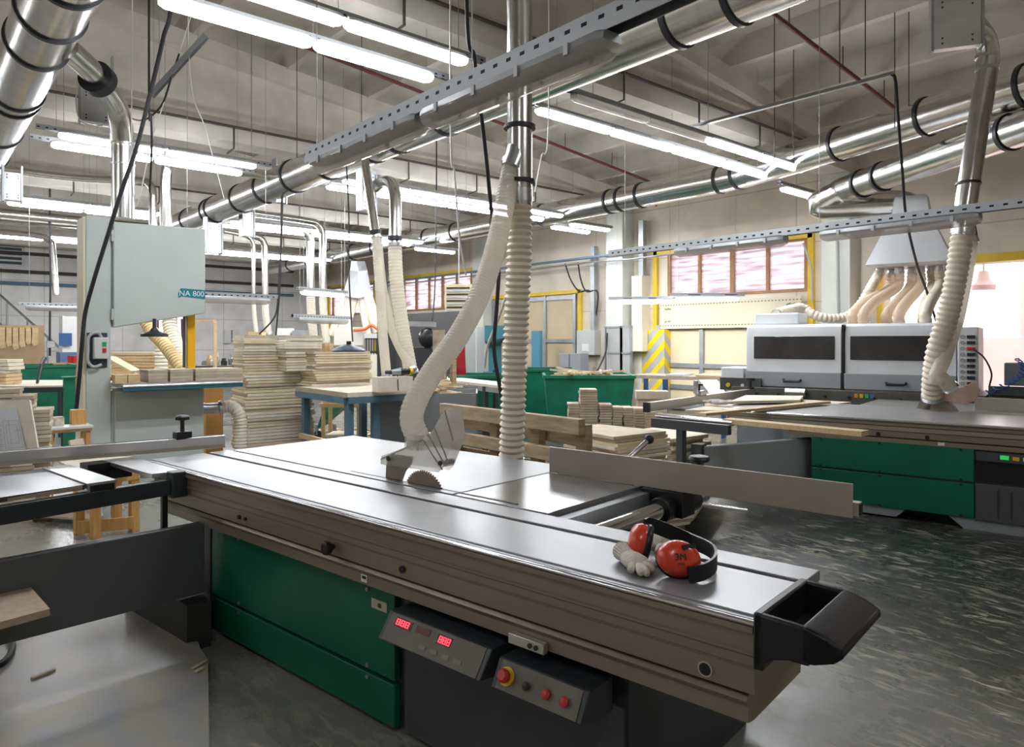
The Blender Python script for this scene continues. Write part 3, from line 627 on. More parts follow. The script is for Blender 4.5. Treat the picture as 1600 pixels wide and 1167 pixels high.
# tilted digital readout and button box
def tilt(name, u0, u1, top, bot, back, m): return P1(name, M1().prism([(top[0], u0, top[1]), (bot[0], u0, bot[1]), (back, u0, bot[1] - .02), (back, u0, top[1])], (0, u1 - u0, 0)), m, bevel=.004)
q = tilt('readout_box', 1.60, 2.13, (1.752, .578), (1.690, .488), 1.87, dark_st)
def on_tilt(name, ua, ub, sa, sb, m, lift=.002, top=(1.752, .578), bot=(1.690, .488), parent=None):
    d = V((bot[0] - top[0], 0, bot[1] - top[1])); n = V((d.z, 0, -d.x)).normalized()
    if n.x > 0: n = -n
    f = lambda u, s: V((top[0], u, top[1])) + d * s + n * .0005
    return P1(name, M1().prism([f(ua, sa), f(ub, sa), f(ub, sb), f(ua, sb)], n * lift), m, parent)
on_tilt('face_plate', 1.62, 2.11, .04, .95, panel_g, .002, parent=q)
def digits(u_left, s0, s1, wd, parent):
    """seven-segment eights, read from the left"""
    for k in range(3):
        u1 = u_left - k * wd * 1.25
        for (a, b_, c, e) in ((0, 1, 0, .14), (0, 1, .43, .57), (0, 1, .86, 1), (0, .22, 0, 1), (.78, 1, 0, 1)):
            on_tilt('digit_segment', u1 - wd * b_, u1 - wd * a, s0 + (s1 - s0) * c, s0 + (s1 - s0) * e, disp, .0045, parent=parent)
on_tilt('display_window', 1.985, 2.075, .12, .42, dkred, .004, parent=q); digits(2.068, .17, .37, .020, q)
on_tilt('display_window', 1.885, 1.960, .14, .36, dkred, .004, parent=q)
on_tilt('display_window', 1.775, 1.845, .14, .44, dkred, .004, parent=q); digits(1.836, .19, .40, .016, q)
for k in range(4): on_tilt('button_mark', 1.70 + .06 * k, 1.735 + .06 * k, .66, .78, mat('button mark %d' % k, (.24, .215, .17), .5), .004, parent=q)
T2, B2 = (1.745, .568), (1.70, .482)
q = tilt('button_box', 1.20, 1.56, T2, B2, 1.87, dark_st)
on_tilt('face_plate', 1.22, 1.54, .05, .95, panel_g, .002, T2, B2, q)
def knob_on(u, s, r, h, m, ringm=None):
    d = V((B2[0] - T2[0], 0, B2[1] - T2[1])); n = V((d.z, 0, -d.x)).normalized(); n = -n if n.x > 0 else n
    c = V((T2[0], u, T2[1])) + d * s + n * .003
    if ringm: P1('stop_ring', M1().cyl(c, c + n * .006, r * 1.35), ringm, q)
    P1('push_button', M1().lathe(c, n, [(r * .8, 0), (r * .8, h * .4), (r, h * .5), (r, h * .8), (r * .7, h)], 18), m, q)
knob_on(1.505, .5, .022, .034, red_p, yel_p); knob_on(1.34, .55, .015, .014, red_p); knob_on(1.27, .55, .015, .014, red_p); knob_on(1.42, .55, .013, .012, black)
P1('louvre_panel', M1().bx(1.885, 1.90, 1.17, 2.2, .03, .47), sheet_d)
# black end handle with an open pocket
hb = M1()
hv0, hv1 = 1.752, 2.10
def hand_prof(v): return [(v, .708, .925), (v, .575, .918), (v, .53, .905), (v, .495, .885), (v, .492, .868), (v, .515, .848), (v, .56, .832), (v, .62, .826), (v, .66, .815), (v, .708, .775)]
P1('push_handle', M1().prism(hand_prof(hv0), (.022, 0, 0)).prism(hand_prof(hv1 - .022), (.022, 0, 0)).prism([(hv0, .59, .919), (hv0, .575, .918), (hv0, .53, .905), (hv0, .495, .885), (hv0, .492, .868), (hv0, .515, .848), (hv0, .56, .832), (hv0, .59, .829)], (hv1 - hv0, 0, 0)).bx(hv0, hv1, .682, .708, .78, .925).bx(hv0, hv1, .57, .70, .826, .838), black, bevel=.006)
P1('handle_rib', M1().bx(hv0 + .01, hv1, .585, .595, .838, .905), black)
# fixed table
P1('fixed_table', M1().bx(2.312, 3.26, 2.36, 4.40, .85, .898), steel_t, bevel=.003)
P1('extension_table', M1().bx(2.312, 3.26, 1.80, 2.352, .85, .897), mat('grey table extension', (.40, .40, .40), .22, .8, var=.1, scale=3), bevel=.003)
P1('table_slit', M1().bx(2.352, 2.364, 2.0, 3.2, .8985, .8995), black)
P1('table_rib', M1().bx(2.35, 3.2, 1.9, 4.35, .62, .85), sheet_d)
P1('table_rail', M1().bx(2.33, 3.30, 1.74, 1.798, .835, .875).bx(2.33, 3.30, 1.735, 1.742, .80, .875), galv_d)
P1('fence_tube', M1().cyl((2.30, 1.645, .815), (3.42, 1.645, .815), .040, n=24), chrome)
P1('tube_foot', M1().bx(2.40, 2.45, 1.66, 1.80, .78, .82).bx(3.30, 3.35, 1.66, 1.80, .78, .82), dark_st)
# blade and riving knife
bc = V((2.358, 2.612, .815)); n_t = 60
pts = []
for i in range(n_t):
    for rr, o in ((.150, 0), (.158, .2), (.158, .55), (.150, .6)):
        a = 2 * math.pi * (i + o) / n_t; pts.append((bc.x, bc.y + rr * math.cos(a), bc.z + rr * math.sin(a)))
bl = P1('saw_blade', M1().prism(pts, (.004, 0, 0)), mat('blade steel', (.30, .25, .20), .5, .5, var=.15, scale=7))
P1('riving_knife', M1().prism([(2.358, 2.905, .90), (2.358, 2.90, .965), (2.358, 2.86, 1.03), (2.358, 2.70, 1.03), (2.358, 2.70, .995), (2.358, 2.745, .955), (2.358, 2.775, .90)], (.004, 0, 0)), mat('knife steel', (.30, .25, .20), .5, .5, var=.2, scale=6))
# clear guard hood above the blade
gd = [(2.90, .975), (2.895, 1.012), (2.72, 1.072), (2.60, 1.118), (2.52, 1.165), (2.425, 1.283), (2.395, 1.288), (2.372, 1.235), (2.365, 1.15), (2.44, 1.012), (2.47, .985)]
gw = .075
g = M1()
for v in (2.36 - gw / 2, 2.36 + gw / 2 - .004): g.prism([(v, u, z) for u, z in gd], (.004, 0, 0))
for (u0, z0), (u1, z1) in zip(gd[:-2], gd[1:-1]): g.hexa([(2.36 - gw / 2, u0, z0), (2.36 + gw / 2, u0, z0), (2.36 + gw / 2, u1, z1), (2.36 - gw / 2, u1, z1)], [(2.36 - gw / 2, u0 + .001, z0 + .004), (2.36 + gw / 2, u0 + .001, z0 + .004), (2.36 + gw / 2, u1 + .001, z1 + .004), (2.36 - gw / 2, u1 + .001, z1 + .004)])
hood = P1('blade_guard', g, plexi)
gr = mat('guard rib', (.35, .32, .30), .4)
for (a, b_) in (((2.58, 1.13), (2.44, 1.00)), ((2.90, 1.0), (2.58, 1.13)), ((2.425, 1.283), (2.37, 1.15)), ((2.54, 1.16), (2.42, 1.02)), ((2.50, 1.20), (2.40, 1.04))):
    P1('guard_rib', M1().bar((2.322, a[0], a[1]), (2.322, b_[0], b_[1]), .004, .006), gr, hood)
for u, z in ((2.455, 1.03), (2.84, 1.01)): P1('guard_bolt', M1().cyl((2.318, u, z), (2.405, u, z), .012), dark_st, hood)
P1('hose_spout', M1().tube([(2.36, 2.66, 1.08), (2.36, 2.655, 1.13)], .066, 18), plexi, hood)
# outrigger frame, cross-cut fence (left)
P1('outrigger_bar', M1().bar((1.76, 3.95, .815), (-.35, 3.78, .815), .05, .085), dark_st, bevel=.004)
P1('outrigger_bar', M1().bar((1.76, 4.62, .82), (-.35, 4.45, .82), .05, .075), dark_st, bevel=.004)
P1('corner_post', M1().bx(1.70, 1.79, 3.90, 3.985, .755, .895), dark_st, bevel=.006)
P1('corner_plate', M1().bx(1.62, 1.785, 3.97, 4.66, .868, .893), alu_br, bevel=.003)
P1('crank_handle', M1().bx(1.66, 1.69, 3.93, 3.96, .55, .80).bar((1.675, 3.945, .56), (1.80, 3.93, .575), .02, .02), black, bevel=.004)
i1 = TF1.inverted(); P1('support_arm', M1().bar(i1 @ aZ(317, 815, .63) - UP * .19, i1 @ aZ(-120, 896, .63) - UP * .19, .05, .38), mat('arm sheet steel', (.10, .108, .112), .42, var=.1, scale=2), bevel=.006)
P1('floor_shade_block', M1().hexa([i1 @ aZ(*q_, .0) for q_ in ((195, 960), (292, 1018), (330, 1010), (318, 930))], [i1 @ aZ(*q_, .0) + UP * .24 for q_ in ((195, 960), (292, 1018), (330, 1010), (318, 930))]), mat('floor shade black', (.022, .022, .022), .6))  # black block added to stand for the shade on the floor by the arm
P1('arm_bolt', M1().cyl(i1 @ aZ(136, 938, .31), (i1 @ aZ(136, 938, .31)) + V((0, -.02, 0)), .012), galv_d)
P1('arm_joint', M1().bx(1.862, 1.95, 3.80, 3.90, .02, .60), sheet_d)
q = P1('outrigger_panel', M1().hexa([(1.28, 3.93, .868), (-.3, 3.80, .868), (-.3, 4.5, .868), (1.28, 4.6, .868)], [(1.28, 3.93, .892), (-.3, 3.80, .892), (-.3, 4.5, .892), (1.28, 4.6, .892)]), lam_d)
P1('chipped_edge', M1().hexa([(1.27, 3.925, .87), (.95, 3.90, .868), (.95, 3.91, .868), (1.27, 3.935, .868)], [(1.27, 3.925, .89), (.95, 3.90, .884), (.95, 3.91, .884), (1.27, 3.935, .889)]).hexa([(.85, 3.895, .868), (.6, 3.875, .868), (.6, 3.885, .868), (.85, 3.905, .868)], [(.85, 3.895, .878), (.6, 3.875, .886), (.6, 3.885, .886), (.85, 3.905, .878)]), mdf3, q)
P1('edge_profile', M1().hexa([(1.285, 3.90, .84), (1.42, 3.91, .84), (1.42, 4.6, .84), (1.285, 4.6, .84)], [(1.285, 3.90, .9), (1.42, 3.91, .9), (1.42, 4.6, .9), (1.285, 4.6, .9)]), alu_br)
P1('profile_cavity', M1().bx(1.298, 1.408, 3.895, 3.90, .852, .888), black)
pa, pb = TF1.inverted() @ aZ(354, 699, .9), TF1.inverted() @ aZ(-160, 742, .9)
d = (pb - pa).normalized()
cf = P1('crosscut_fence', M1().bar(pa + V((0, .03, .041)), pb + V((0, .03, .041)), .058, .082), alu_br, bevel=.004)
P1('fence_scale', M1().bar(pa + V((0, -.0, .014)) + d * .02, pb + V((0, -.0, .014)), .006, .022), mat('pale scale tape', (.62, .58, .48), .5), cf)
P1('fence_groove', M1().bar(pa + V((0, .03, .083)) + d * .01, pb + V((0, .03, .083)), .014, .003), dark_st, cf)
P1('fence_stop', M1().box(pa + d * .26 + V((0, .03, .10)), (.10, .07, .05)), black, cf, .006)
P1('stop_knob', M1().lathe(pa + d * .26 + V((0, .03, .12)), (0, 0, 1), [(.014, 0), (.014, .075), (.045, .08), (.045, .10), (.03, .11)], 8), black, cf)
P1('fence_joint', M1().bx(1.5, 1.62, 4.55, 4.68, .80, .89), black)
# rip fence (right)
rf = P1('rip_fence', M1().bx(3.04, 3.052, .82, 2.357, .899, 1.037), mat('warm grey fence plate', (.46, .41, .36), .42, .3, var=.06, scale=3), bevel=.002)
P1('fence_backing', M1().bx(3.053, 3.10, .80, 2.32, .905, .96), alu, rf)
P1('fence_end', M1().bx(3.057, 3.097, .796, .80, .91, .955), black, rf)
P1('fence_clamp', M1().bx(3.03, 3.16, 1.56, 1.78, .775, .898).cyl((2.96, 1.645, .815), (3.30, 1.645, .815), .060), black, rf, .006)
P1('clamp_lever', M1().cyl((3.28, 1.62, .80), (3.44, 1.42, .765), .010, n=10), chrome, rf)
P1('lever_rod', M1().cyl((3.12, 1.93, .99), (3.30, 1.90, 1.085), .013, n=12).ball((3.12, 1.93, .985), .028), chrome, rf)
P1('lever_ball', M1().ball((3.31, 1.898, 1.09), .026), black, rf)
P1('star_knob', M1().lathe((3.12, 1.52, .985), (0, 0, 1), [(.012, 0), (.012, .05), (.045, .055), (.052, .068), (.045, .08), (.02, .085)], 9), black, rf)
P1('backing_post', M1().bx(3.10, 3.14, 1.49, 1.56, .905, .99).bx(3.10, 3.14, 1.89, 1.97, .905, .99), dark_st, rf)

# ------------------------------------------------------------------ second panel saw at right
A2 = 11.0
TF2 = frame((0, 0, 0), A2); M2 = lambda: M(TF2)
sw2 = thing('panel_saw', 'second sliding table saw with bright green cabinet at right', 'saw', TF2 @ V((7.8, 1.5, 0)), A2)
def P2(name, b, m, parent=None, bevel=0): return b.build(name, m, parent or sw2, bevel)
slab2 = mat('dusty steel top', (.52, .52, .52), .32, .7, var=.12, scale=2.5)
P2('sliding_table', M2().bx(7.17, 8.60, -.3, 2.87, .87, .9), slab2, bevel=.004)
P2('edge_rail', M2().cyl((7.15, -.3, .885), (7.15, 2.83, .885), .012, n=12), chrome)
P2('carriage_beam', M2().prism([(7.15, -.3, .872), (7.15, -.3, .845), (7.162, -.3, .838), (7.155, -.3, .80), (7.165, -.3, .795), (7.155, -.3, .79), (7.155, -.3, .742), (7.5, -.3, .742), (7.5, -.3, .872)], (0, 3.1, 0)), tan_m)
P2('guide_beam', M2().prism([(7.19, -.25, .735), (7.16, -.25, .730), (7.16, -.25, .69), (7.5, -.25, .69), (7.5, -.25, .735)], (0, 2.45, 0)), tan_m)
for u in (1.93, 1.38, .99): P2('bolt_cap', M2().cyl((7.155, u, .772 - (.01 if u < 1.5 else 0)), (7.146, u, .772 - (.01 if u < 1.5 else 0)), .018), black)
P2('label_plate', M2().bx(7.156, 7.16, .86, .91, .70, .725), white_p)
P2('cabinet_body', M2().bx(7.19, 8.5, -.3, 1.97, .10, .69), sheet_d)
for z0, z1 in ((.41, .688), (.10, .392)):
    q = P2('green_panel', M2().bx(7.16, 7.19, .645, 1.965, z0, z1), green, bevel=.003)
    for u in (.74, 1.37, 1.88):
        for z in (z0 + .012, z1 - .012): P2('panel_screw', M2().cyl((7.16, u, z), (7.154, u, z), .011), black, q)
P2('grey_panel', M2().bx(7.16, 7.19, -.3, .635, .09, .40), mat('charcoal panel', (.075, .078, .08), .45), bevel=.003)
P2('louvre_panel', M2().bx(7.175, 7.19, -.3, .63, .42, .63), black)
q = P2('control_strip', M2().bx(7.14, 7.19, -.3, .63, .60, .675), sheet_d)
P2('green_display', M2().bx(7.137, 7.14, .40, .46, .625, .66), glow('green digits', (.03, .55, .08), .35), q)
for k in range(5): P2('key_mark', M2().bx(7.137, 7.14, .33 - .07 * k, .375 - .07 * k, .625, .655), (yel_p, white_p, galv_d, white_p, galv_d)[k], q)
for k in range(6): P2('vent_slot', M2().bx(7.156, 7.16, .02 + .09 * k, .03 + .09 * k, .13, .36), dark_st)
foot_m = mat('grey plinth paint', (.24, .26, .28), .5)
P2('plinth_foot', M2().prism([(7.18, 2.0, .10), (7.18, 2.0, .02), (7.18, 1.24, .02), (7.18, 1.16, .10)], (1.2, 0, 0)), foot_m)
P2('plinth_foot', M2().prism([(7.18, .84, .10), (7.18, .72, .0), (7.18, -.3, .0), (7.18, -.3, .10)], (1.2, 0, 0)), foot_m)
P2('plinth_base', M2().bx(7.4, 8.4, -.2, 1.9, 0, .1), black)
i2 = TF2.inverted(); P2('support_arm', M2().bar(i2 @ aZ(1268, 683, .648) - UP * .2, i2 @ aZ(1097, 697, .648) - UP * .2, .08, .40), mat('arm grey paint', (.44, .49, .52), .42, var=.05), bevel=.01)
ab = i2 @ aZ(1097, 697, .648); P2('arm_bracket', M2().box(ab + V((0, .03, -.18)), (.12, .10, .40)).bar(ab + V((0, .05, -.30)), ab + V((-.05, .35, -.30)), .05, .10), sheet_d)
# outrigger table of the second saw with roller and cross-cut fence
fq = lambda x, y, z: TF2.inverted() @ aZ(x, y, z)
a0, a1 = fq(1020, 660, .84), fq(1140, 672, .84)
P2('outrigger_bar', M2().bar(a0, a1, .06, .085), sheet_d)
P2('roller', M2().cyl(a0 + V((.08, 0, .055)), a1 + V((.08, 0, .055)), .028, n=18), chrome)
P2('outrigger_leg', M2().bar((a0 * .62 + a1 * .38) + V((.02, 0, 0)), (a0 * .62 + a1 * .38) + V((.02, 0, -.42)), .06, .09, (1, 0, 0)), sheet_d)
lg = a0 * .62 + a1 * .38
P2('leg_rod', M2().cyl((lg.x + .02, lg.y, lg.z - .42), (lg.x + .02, lg.y, .0), .014), galv)
c0, c1 = fq(1012, 636, .93), fq(1165, 614, .93)
f2 = P2('crosscut_fence', M2().bar(c0, c1 + (c1 - c0) * .10, .06, .095), alu, bevel=.004)
dd = (c1 - c0).normalized()
P2('fence_end', M2().box(c0 - dd * .02, (.04, .064, .10), (dd, UP.cross(dd), UP)), black, f2)
P2('fence_stop', M2().box(c0 + dd * 1.25 + V((0, 0, .075)), (.16, .08, .06), (dd, UP.cross(dd), UP)).box(c0 + dd * 1.12 + V((0, 0, .15)), (.05, .05, .16), (dd, UP.cross(dd), UP)), galv, f2, .01)
P2('stop_knob', M2().lathe(c0 + dd * 1.2 + V((0, 0, .10)), (0, 0, 1), [(.015, 0), (.015, .06), (.05, .065), (.05, .085)], 8), black, f2)
P2('stop_knob', M2().lathe(c0 + dd * 2.75 + V((0, 0, .05)), (0, 0, 1), [(.05, 0), (.05, .02), (.02, .03), (.02, .1), (.06, .105), (.06, .14)], 10), black, f2)
o0 = fq(1062, 650, .88)
P2('outrigger_panel', M2().hexa([fq(1070, 645, .865), fq(1215, 646, .865), fq(1330, 632, .865), fq(1175, 624, .865)], [fq(1070, 645, .865) + V((0, 0, .03)), fq(1215, 646, .865) + V((0, 0, .03)), fq(1330, 632, .865) + V((0, 0, .03)), fq(1175, 624, .865) + V((0, 0, .03))]), mdf2)
# cast table, blade, guard, rip fence
P2('fixed_table', M2().bx(8.62, 9.62, -.3, 1.86, .86, .898), mat('brownish table top', (.45, .43, .40), .35, .6, var=.1, scale=2), bevel=.004)
P2('table_base', M2().bx(8.55, 9.5, -.3, 1.8, 0, .86), sheet_d)
vb = 8.50
zb = TF2.inverted() @ aZ(1470, 641, .9); vb, ub = zb.x, zb.y
pts = []
for i in range(48):
    for rr, o in ((.165, 0), (.175, .2), (.175, .55), (.165, .6)):
        t = 2 * math.pi * (i + o) / 48; pts.append((vb, ub + rr * math.cos(t), .83 + rr * math.sin(t)))
P2('saw_blade', M2().prism(pts, (.005, 0, 0)), MATS['blade steel'])
def gq(x, y): p = TF2.inverted() @ C0; r = TF2.inverted().to_3x3() @ ray(x, y); k = (vb - p.x) / r.x; return p + r * k
P2('riving_knife', M2().prism([gq(1432, 638), gq(1440, 622), (gq(1458, 614)), gq(1464, 622), gq(1452, 640)], (.006, 0, 0)), MATS['knife steel'])
g = M2()
gpts = [gq(1455, 626), gq(1470, 606), gq(1500, 607), gq(1524, 596), gq(1531, 612), gq(1524, 626), gq(1508, 632), gq(1480, 626)]
for v in (-.05, .05): g.prism([p + V((v, 0, 0)) for p in gpts], (.006, 0, 0))
for p, q in zip(gpts[:-1], gpts[1:]): g.hexa([p + V((-.05, 0, 0)), p + V((.05, 0, 0)), q + V((.05, 0, 0)), q + V((-.05, 0, 0))], [p + V((-.05, 0, .006)), p + V((.05, 0, .006)), q + V((.05, 0, .006)), q + V((-.05, 0, .006))])
P2('blade_guard', g, clear('pinkish dusty guard', (.86, .74, .66), .75, .35, .5))
P2('rip_fence', M2().bx(8.70, 8.72, -.3, .78, .90, 1.03), alu, bevel=.002)

# ------------------------------------------------------------------ grey edge bander behind the second saw
A3 = 12.5
TF3 = frame((0, 0, 0), A3); M3 = lambda: M(TF3)
v3 = 9.786
eb = thing('edge_bander', 'long light grey edge banding machine with two dark windows behind the second saw', 'machine', TF3 @ V((v3 + .5, 2, 0)), A3)
def P3(name, b, m, parent=None, bevel=0): return b.build(name, m, parent or eb, bevel)
smoke = mat('dark tinted window', (.045, .043, .045), .12, var=.3, scale=4)
hood_pr = [(v3 + .03, .84), (v3 + .03, 1.72), (v3 + .06, 1.80), (v3 + .14, 1.835), (v3 + .9, 1.84), (v3 + .9, .84)]
def covr(u0, u1): return M3().prism([(v, u0, z) for v, z in hood_pr], (0, u1 - u0, 0))
lo_p = [(v3 - .01, 1.02), (v3 - .01, 1.20), (v3 + .02, 1.21), (v3 + .02, 1.02)]
for u0, u1, wu0, wu1, hu in ((2.05, 3.28, 2.137, 3.172, 2.655), (.80, 2.02, .885, 1.95, 1.427)):
    q = P3('hood_cover', covr(u0, u1), grey_m, bevel=.012)
    P3('window_pane', M3().bx(v3 + .015, v3 + .03, wu0, wu1, 1.372, 1.675), smoke, q, .02)
    P3('lower_flap', M3().bx(v3 - .012, v3 + .03, u0 + .005, u1 - .005, 1.0, 1.20), mat('flap grey %.1f' % u0, (.36, .40, .43), .4), q, .006)
    P3('handle', M3().tube([(v3 - .012, hu - .11, 1.095), (v3 - .055, hu - .10, 1.075), (v3 - .055, hu + .10, 1.075), (v3 - .012, hu + .11, 1.095)], .016, 8), black, q)
P3('seam', M3().bx(v3 + .005, v3 + .4, 2.022, 2.048, .95, 1.82), black)
P3('machine_bed', M3().bx(v3 - .08, v3 + 1.0, .5, 3.45, .74, .985), mat('dark bed casting', (.10, .095, .085), .5, var=.2, scale=8), bevel=.01)
P3('machine_base', M3().bx(v3 + .0, v3 + .95, .5, 3.4, 0, .74), grey_s)
for k in range(9): P3('bed_knob', M3().cyl((v3 - .08, 3.1 - .29 * k, .90), (v3 - .105, 3.1 - .29 * k, .90), .018, n=10), black)
P3('feed_motor', M3().cyl((v3 - .14, 2.70, .94), (v3 - .14, 2.45, .94), .055, n=16), galv)
for k, m_ in enumerate((mat('orange key', (.8, .25, .02), .4), yel_p, mat('green key', (.05, .5, .15), .4), mat('blue key', (.05, .2, .5), .4))): P3('key_mark', M3().bx(v3 - .085, v3 - .08, 1.84 - .06 * k, 1.88 - .06 * k, .90, .95), m_)
q = P3('end_panel', M3().bx(v3 - .02, v3 + .9, .58, .785, .90, 1.775), grey_m, bevel=.012)
for k in range(10):
    z = 1.66 - .068 * k
    P3('switch_lever', M3().bx(v3 - .05, v3 - .02, .61, .69, z - .018, z + .018), red_p if k == 2 else black, q)
    P3('dial', M3().ring((v3 - .024, .735, z), (1, 0, 0), .022, .008, .008, 14), galv_d, q)
P3('infeed_block', M3().bx(v3 - .02, v3 + .5, 3.30, 3.62, .95, 1.24), grey_m, bevel=.01)
q = P3('infeed_control', M3().bx(v3 - .06, v3 - .02, 3.05, 3.62, .93, 1.10), sheet_d)
P3('key_mark', M3().cyl((v3 - .075, 3.5, 1.0), (v3 - .06, 3.5, 1.0), .03), yel_p, q)
P3('key_mark', M3().cyl((v3 - .075, 3.3, 1.0), (v3 - .06, 3.3, 1.0), .022), white_p, q)
P3('dust_box', M3().bx(v3 + .3, v3 + .75, 2.65, 3.25, 1.84, 2.0), grey_m, bevel=.02)
# hood with its fan of hoses
TH = 10.4
hd = thing('extraction_hood', 'light grey funnel hood hanging above the edge bander', 'hood', aT(1424, 415, TH))
hm = mat('hood sheet', (.60, .62, .64), .42, .3, var=.05, scale=2)
hx = TF3.to_3x3() @ V((0, -1, 0)); hy = TF3.to_3x3() @ V((1, 0, 0))       # hx to the right, hy away
cb, ct = aT(1424, 418, TH), aT(1425, 338, TH)
def rect(c, a, d): return [c - hx * a - hy * d, c + hx * a - hy * d, c + hx * a + hy * d, c - hx * a + hy * d]
M().hexa(rect(cb + UP * .04, .55, .38), rect(ct, .24, .2)).hexa(rect(cb, .50, .34), rect(cb + UP * .04, .55, .38)).build('funnel', hm, hd)
M().hexa(rect(ct, .24, .2), rect(ct + UP * .28, .2, .17)).build('collar', hm, hd)
for k, (hx0, z0) in enumerate([(-.40, 0), (-.28, .2), (-.14, 0), (.0, .2), (.12, 0), (.25, .2), (.36, 0), (.46, .2)]):
    p = cb + hx * hx0 + hy * (z0 - .1); M().cyl(p - UP * .08, p + UP * .02, .062, n=16).build('port', galv, hd)
top3 = lambda u, dv: TF3 @ V((v3 + dv, u, 1.84))
ends = [(None, 0), (2.0, .45), (1.85, .35), (1.62, .6), (1.45, .4), (1.2, .6), (1.15, .35), (.95, .6)]
lab = ['leftmost hood hose sweeping left over the top of the edge bander', 'second hood hose from the left, kinked down to the bander', 'third hood hose from the left behind the black cable', 'fourth hood hose from the left', 'fifth hood hose from the left', 'sixth hood hose from the left, nearly straight', 'seventh hood hose from the left', 'rightmost hood hose, partly behind the saw hose']
for k, (hx0, z0) in enumerate([(-.40, 0), (-.28, .2), (-.14, 0), (.0, .2), (.12, 0), (.25, .2), (.36, 0), (.46, .2)]):
    p = cb + hx * hx0 + hy * (z0 - .1) - UP * .06
    if k == 0: path = [p, aT(1362, 447, 10.4), aT(1345, 475, 10.4), aT(1322, 495, 10.4), aT(1290, 497, 10.4), aT(1268, 490, 10.45), aT(1250, 481, 10.5), TF3 @ V((v3 + .5, 3.02, 2.0))]
    else:
        e = top3(*ends[k]); path = [p, p - UP * .22 + hx * (-.03 if k < 4 else .01), p.lerp(e, .6) - hx * (.05 if k in (1, 2) else 0), e + UP * .12, e]
    hose('dust_hose', lab[k], path, .062, hose_w if k in (0, 5, 6) else clear('hood hose %d' % k, (.86, .74, .60), .8, .35, .5), pitch=.062, amp=.17, n=14)

# ------------------------------------------------------------------ band saw
def write(body, size, o, ex, ey, mt, parent=None, extr=.001, name='lettering'):
    cu = bpy.data.curves.new(name, 'FONT'); cu.body = body; cu.size = size; cu.extrude = extr; cu.align_x = 'CENTER'; cu.align_y = 'CENTER'; cu.materials.append(mt)
    ob = bpy.data.objects.new(name, cu); COL.objects.link(ob); ex, ey = V(ex).normalized(), V(ey).normalized(); ez = ex.cross(ey)
    mw = Matrix((ex, ey, ez)).transposed().to_4x4(); mw.translation = V(o)
    me = bpy.data.meshes.new_from_object(ob.evaluated_get(bpy.context.evaluated_depsgraph_get())); me.name = name; bpy.data.objects.remove(ob); ob = bpy.data.objects.new(name, me); COL.objects.link(ob)
    if parent:
        root = parent
        while root.parent: root = root.parent
        ob.parent = parent; ob.matrix_basis = root.matrix_basis.inverted() @ mw
    else: ob.matrix_basis = mw
    return ob
YS = 8.62
bs = thing('band_saw', 'tall pale grey green band saw left of the board stacks', 'saw', (2.0, 8.8, 0))
B = lambda n, b, m, p=None, bv=0: b.build(n, m, p or bs, bv)
cream_e = mat('cream enamel side', (.74, .68, .50), .45)
B('column', M().bx(1.46, 1.70, 8.62, 8.98, 0, 2.95), saw_grn, None, .012)
B('side_cover', M().bx(1.44, 1.46, 8.63, 8.99, .1, 2.93), cream_e)
dr = B('wheel_door', M().prism([(1.715, YS - .03, 1.755), (2.67, YS - .03, 1.935), (2.67, YS - .03, 2.92), (1.715, YS - .03, 2.90)], (0, .05, 0)), saw_grn, None, .012)
B('wheel_housing', M().prism([(1.70, YS + .021, 1.76), (2.64, YS + .021, 1.94), (2.64, YS + .021, 2.90), (1.70, YS + .021, 2.88)], (0, .32, 0)), saw_grn, None, .01)
for z in (1.9, 2.75): B('hinge', M().cyl((1.708, YS - .02, z - .06), (1.708, YS - .02, z + .06), .014, n=10), saw_grn)
teal = mat('teal sign', (.0, .22, .27), .4)
s0 = B('model_sign', M().prism([(2.405, YS - .036, 2.125), (2.375, YS - .036, 2.10), (2.37, YS - .036, 2.155), (2.385, YS - .036, 2.19), (2.40, YS - .036, 2.215), (2.665, YS - .036, 2.205), (2.665, YS - .036, 2.10)][::-1], (0, .006, 0)), teal)
write('NA 800', .086, (2.515, YS - .038, 2.155), (1, 0, 0), (0, 0, 1), white_p, s0)
B('lower_housing', M().bx(1.70, 2.64, 8.64, 9.1, 0, 1.08), saw_grn, None, .012)
B('lower_door', M().bx(1.73, 2.66, 8.61, 8.64, .12, 1.06), saw_grn, None, .01)
B('saw_table', M().bx(1.74, 2.98, 8.35, 9.15, 1.12, 1.155), galv_d, None, .008)
B('table_rail', M().cyl((1.75, 8.32, 1.13), (3.0, 8.32, 1.13), .018, n=10).bx(1.76, 2.98, 8.335, 8.35, 1.11, 1.165), alu_br)
B('table_edge', M().bx(1.75, 3.0, 8.30, 8.35, 1.08, 1.112), mat('teal edge paint', (.02, .12, .15), .4))
B('guide_post', M().bx(2.53, 2.62, 8.80, 8.86, 1.27, 2.0), mat('yellow guide post', (.85, .46, .0), .4), None, .006)
B('guide_rod', M().bx(2.495, 2.525, 8.80, 8.86, 1.3, 2.0), dark_st)
B('blade_guide', M().bx(2.44, 2.68, 8.78, 8.9, 1.20, 1.27), dark_st, None, .01)
B('saw_band', M().bx(2.50, 2.502, 8.72, 8.78, 1.15, 1.95), alu)
B('tension_knob', M().cyl((2.12, 8.58, 1.72), (2.12, 8.58, 1.86), .02, n=10).lathe((2.12, 8.58, 1.66), (0, 0, 1), [(.14, 0), (.14, .03), (.05, .06), (.025, .10)], 22), dark_st)
sb = B('switch_box', M().bx(1.52, 1.66, 8.53, 8.618, 1.42, 1.65), mat('switch box grey', (.60, .62, .62), .4), None, .012)
B('switch_backplate', M().bx(1.47, 1.66, 8.605, 8.618, 1.33, 1.70), mat('blue black plate', (.03, .045, .075), .5))
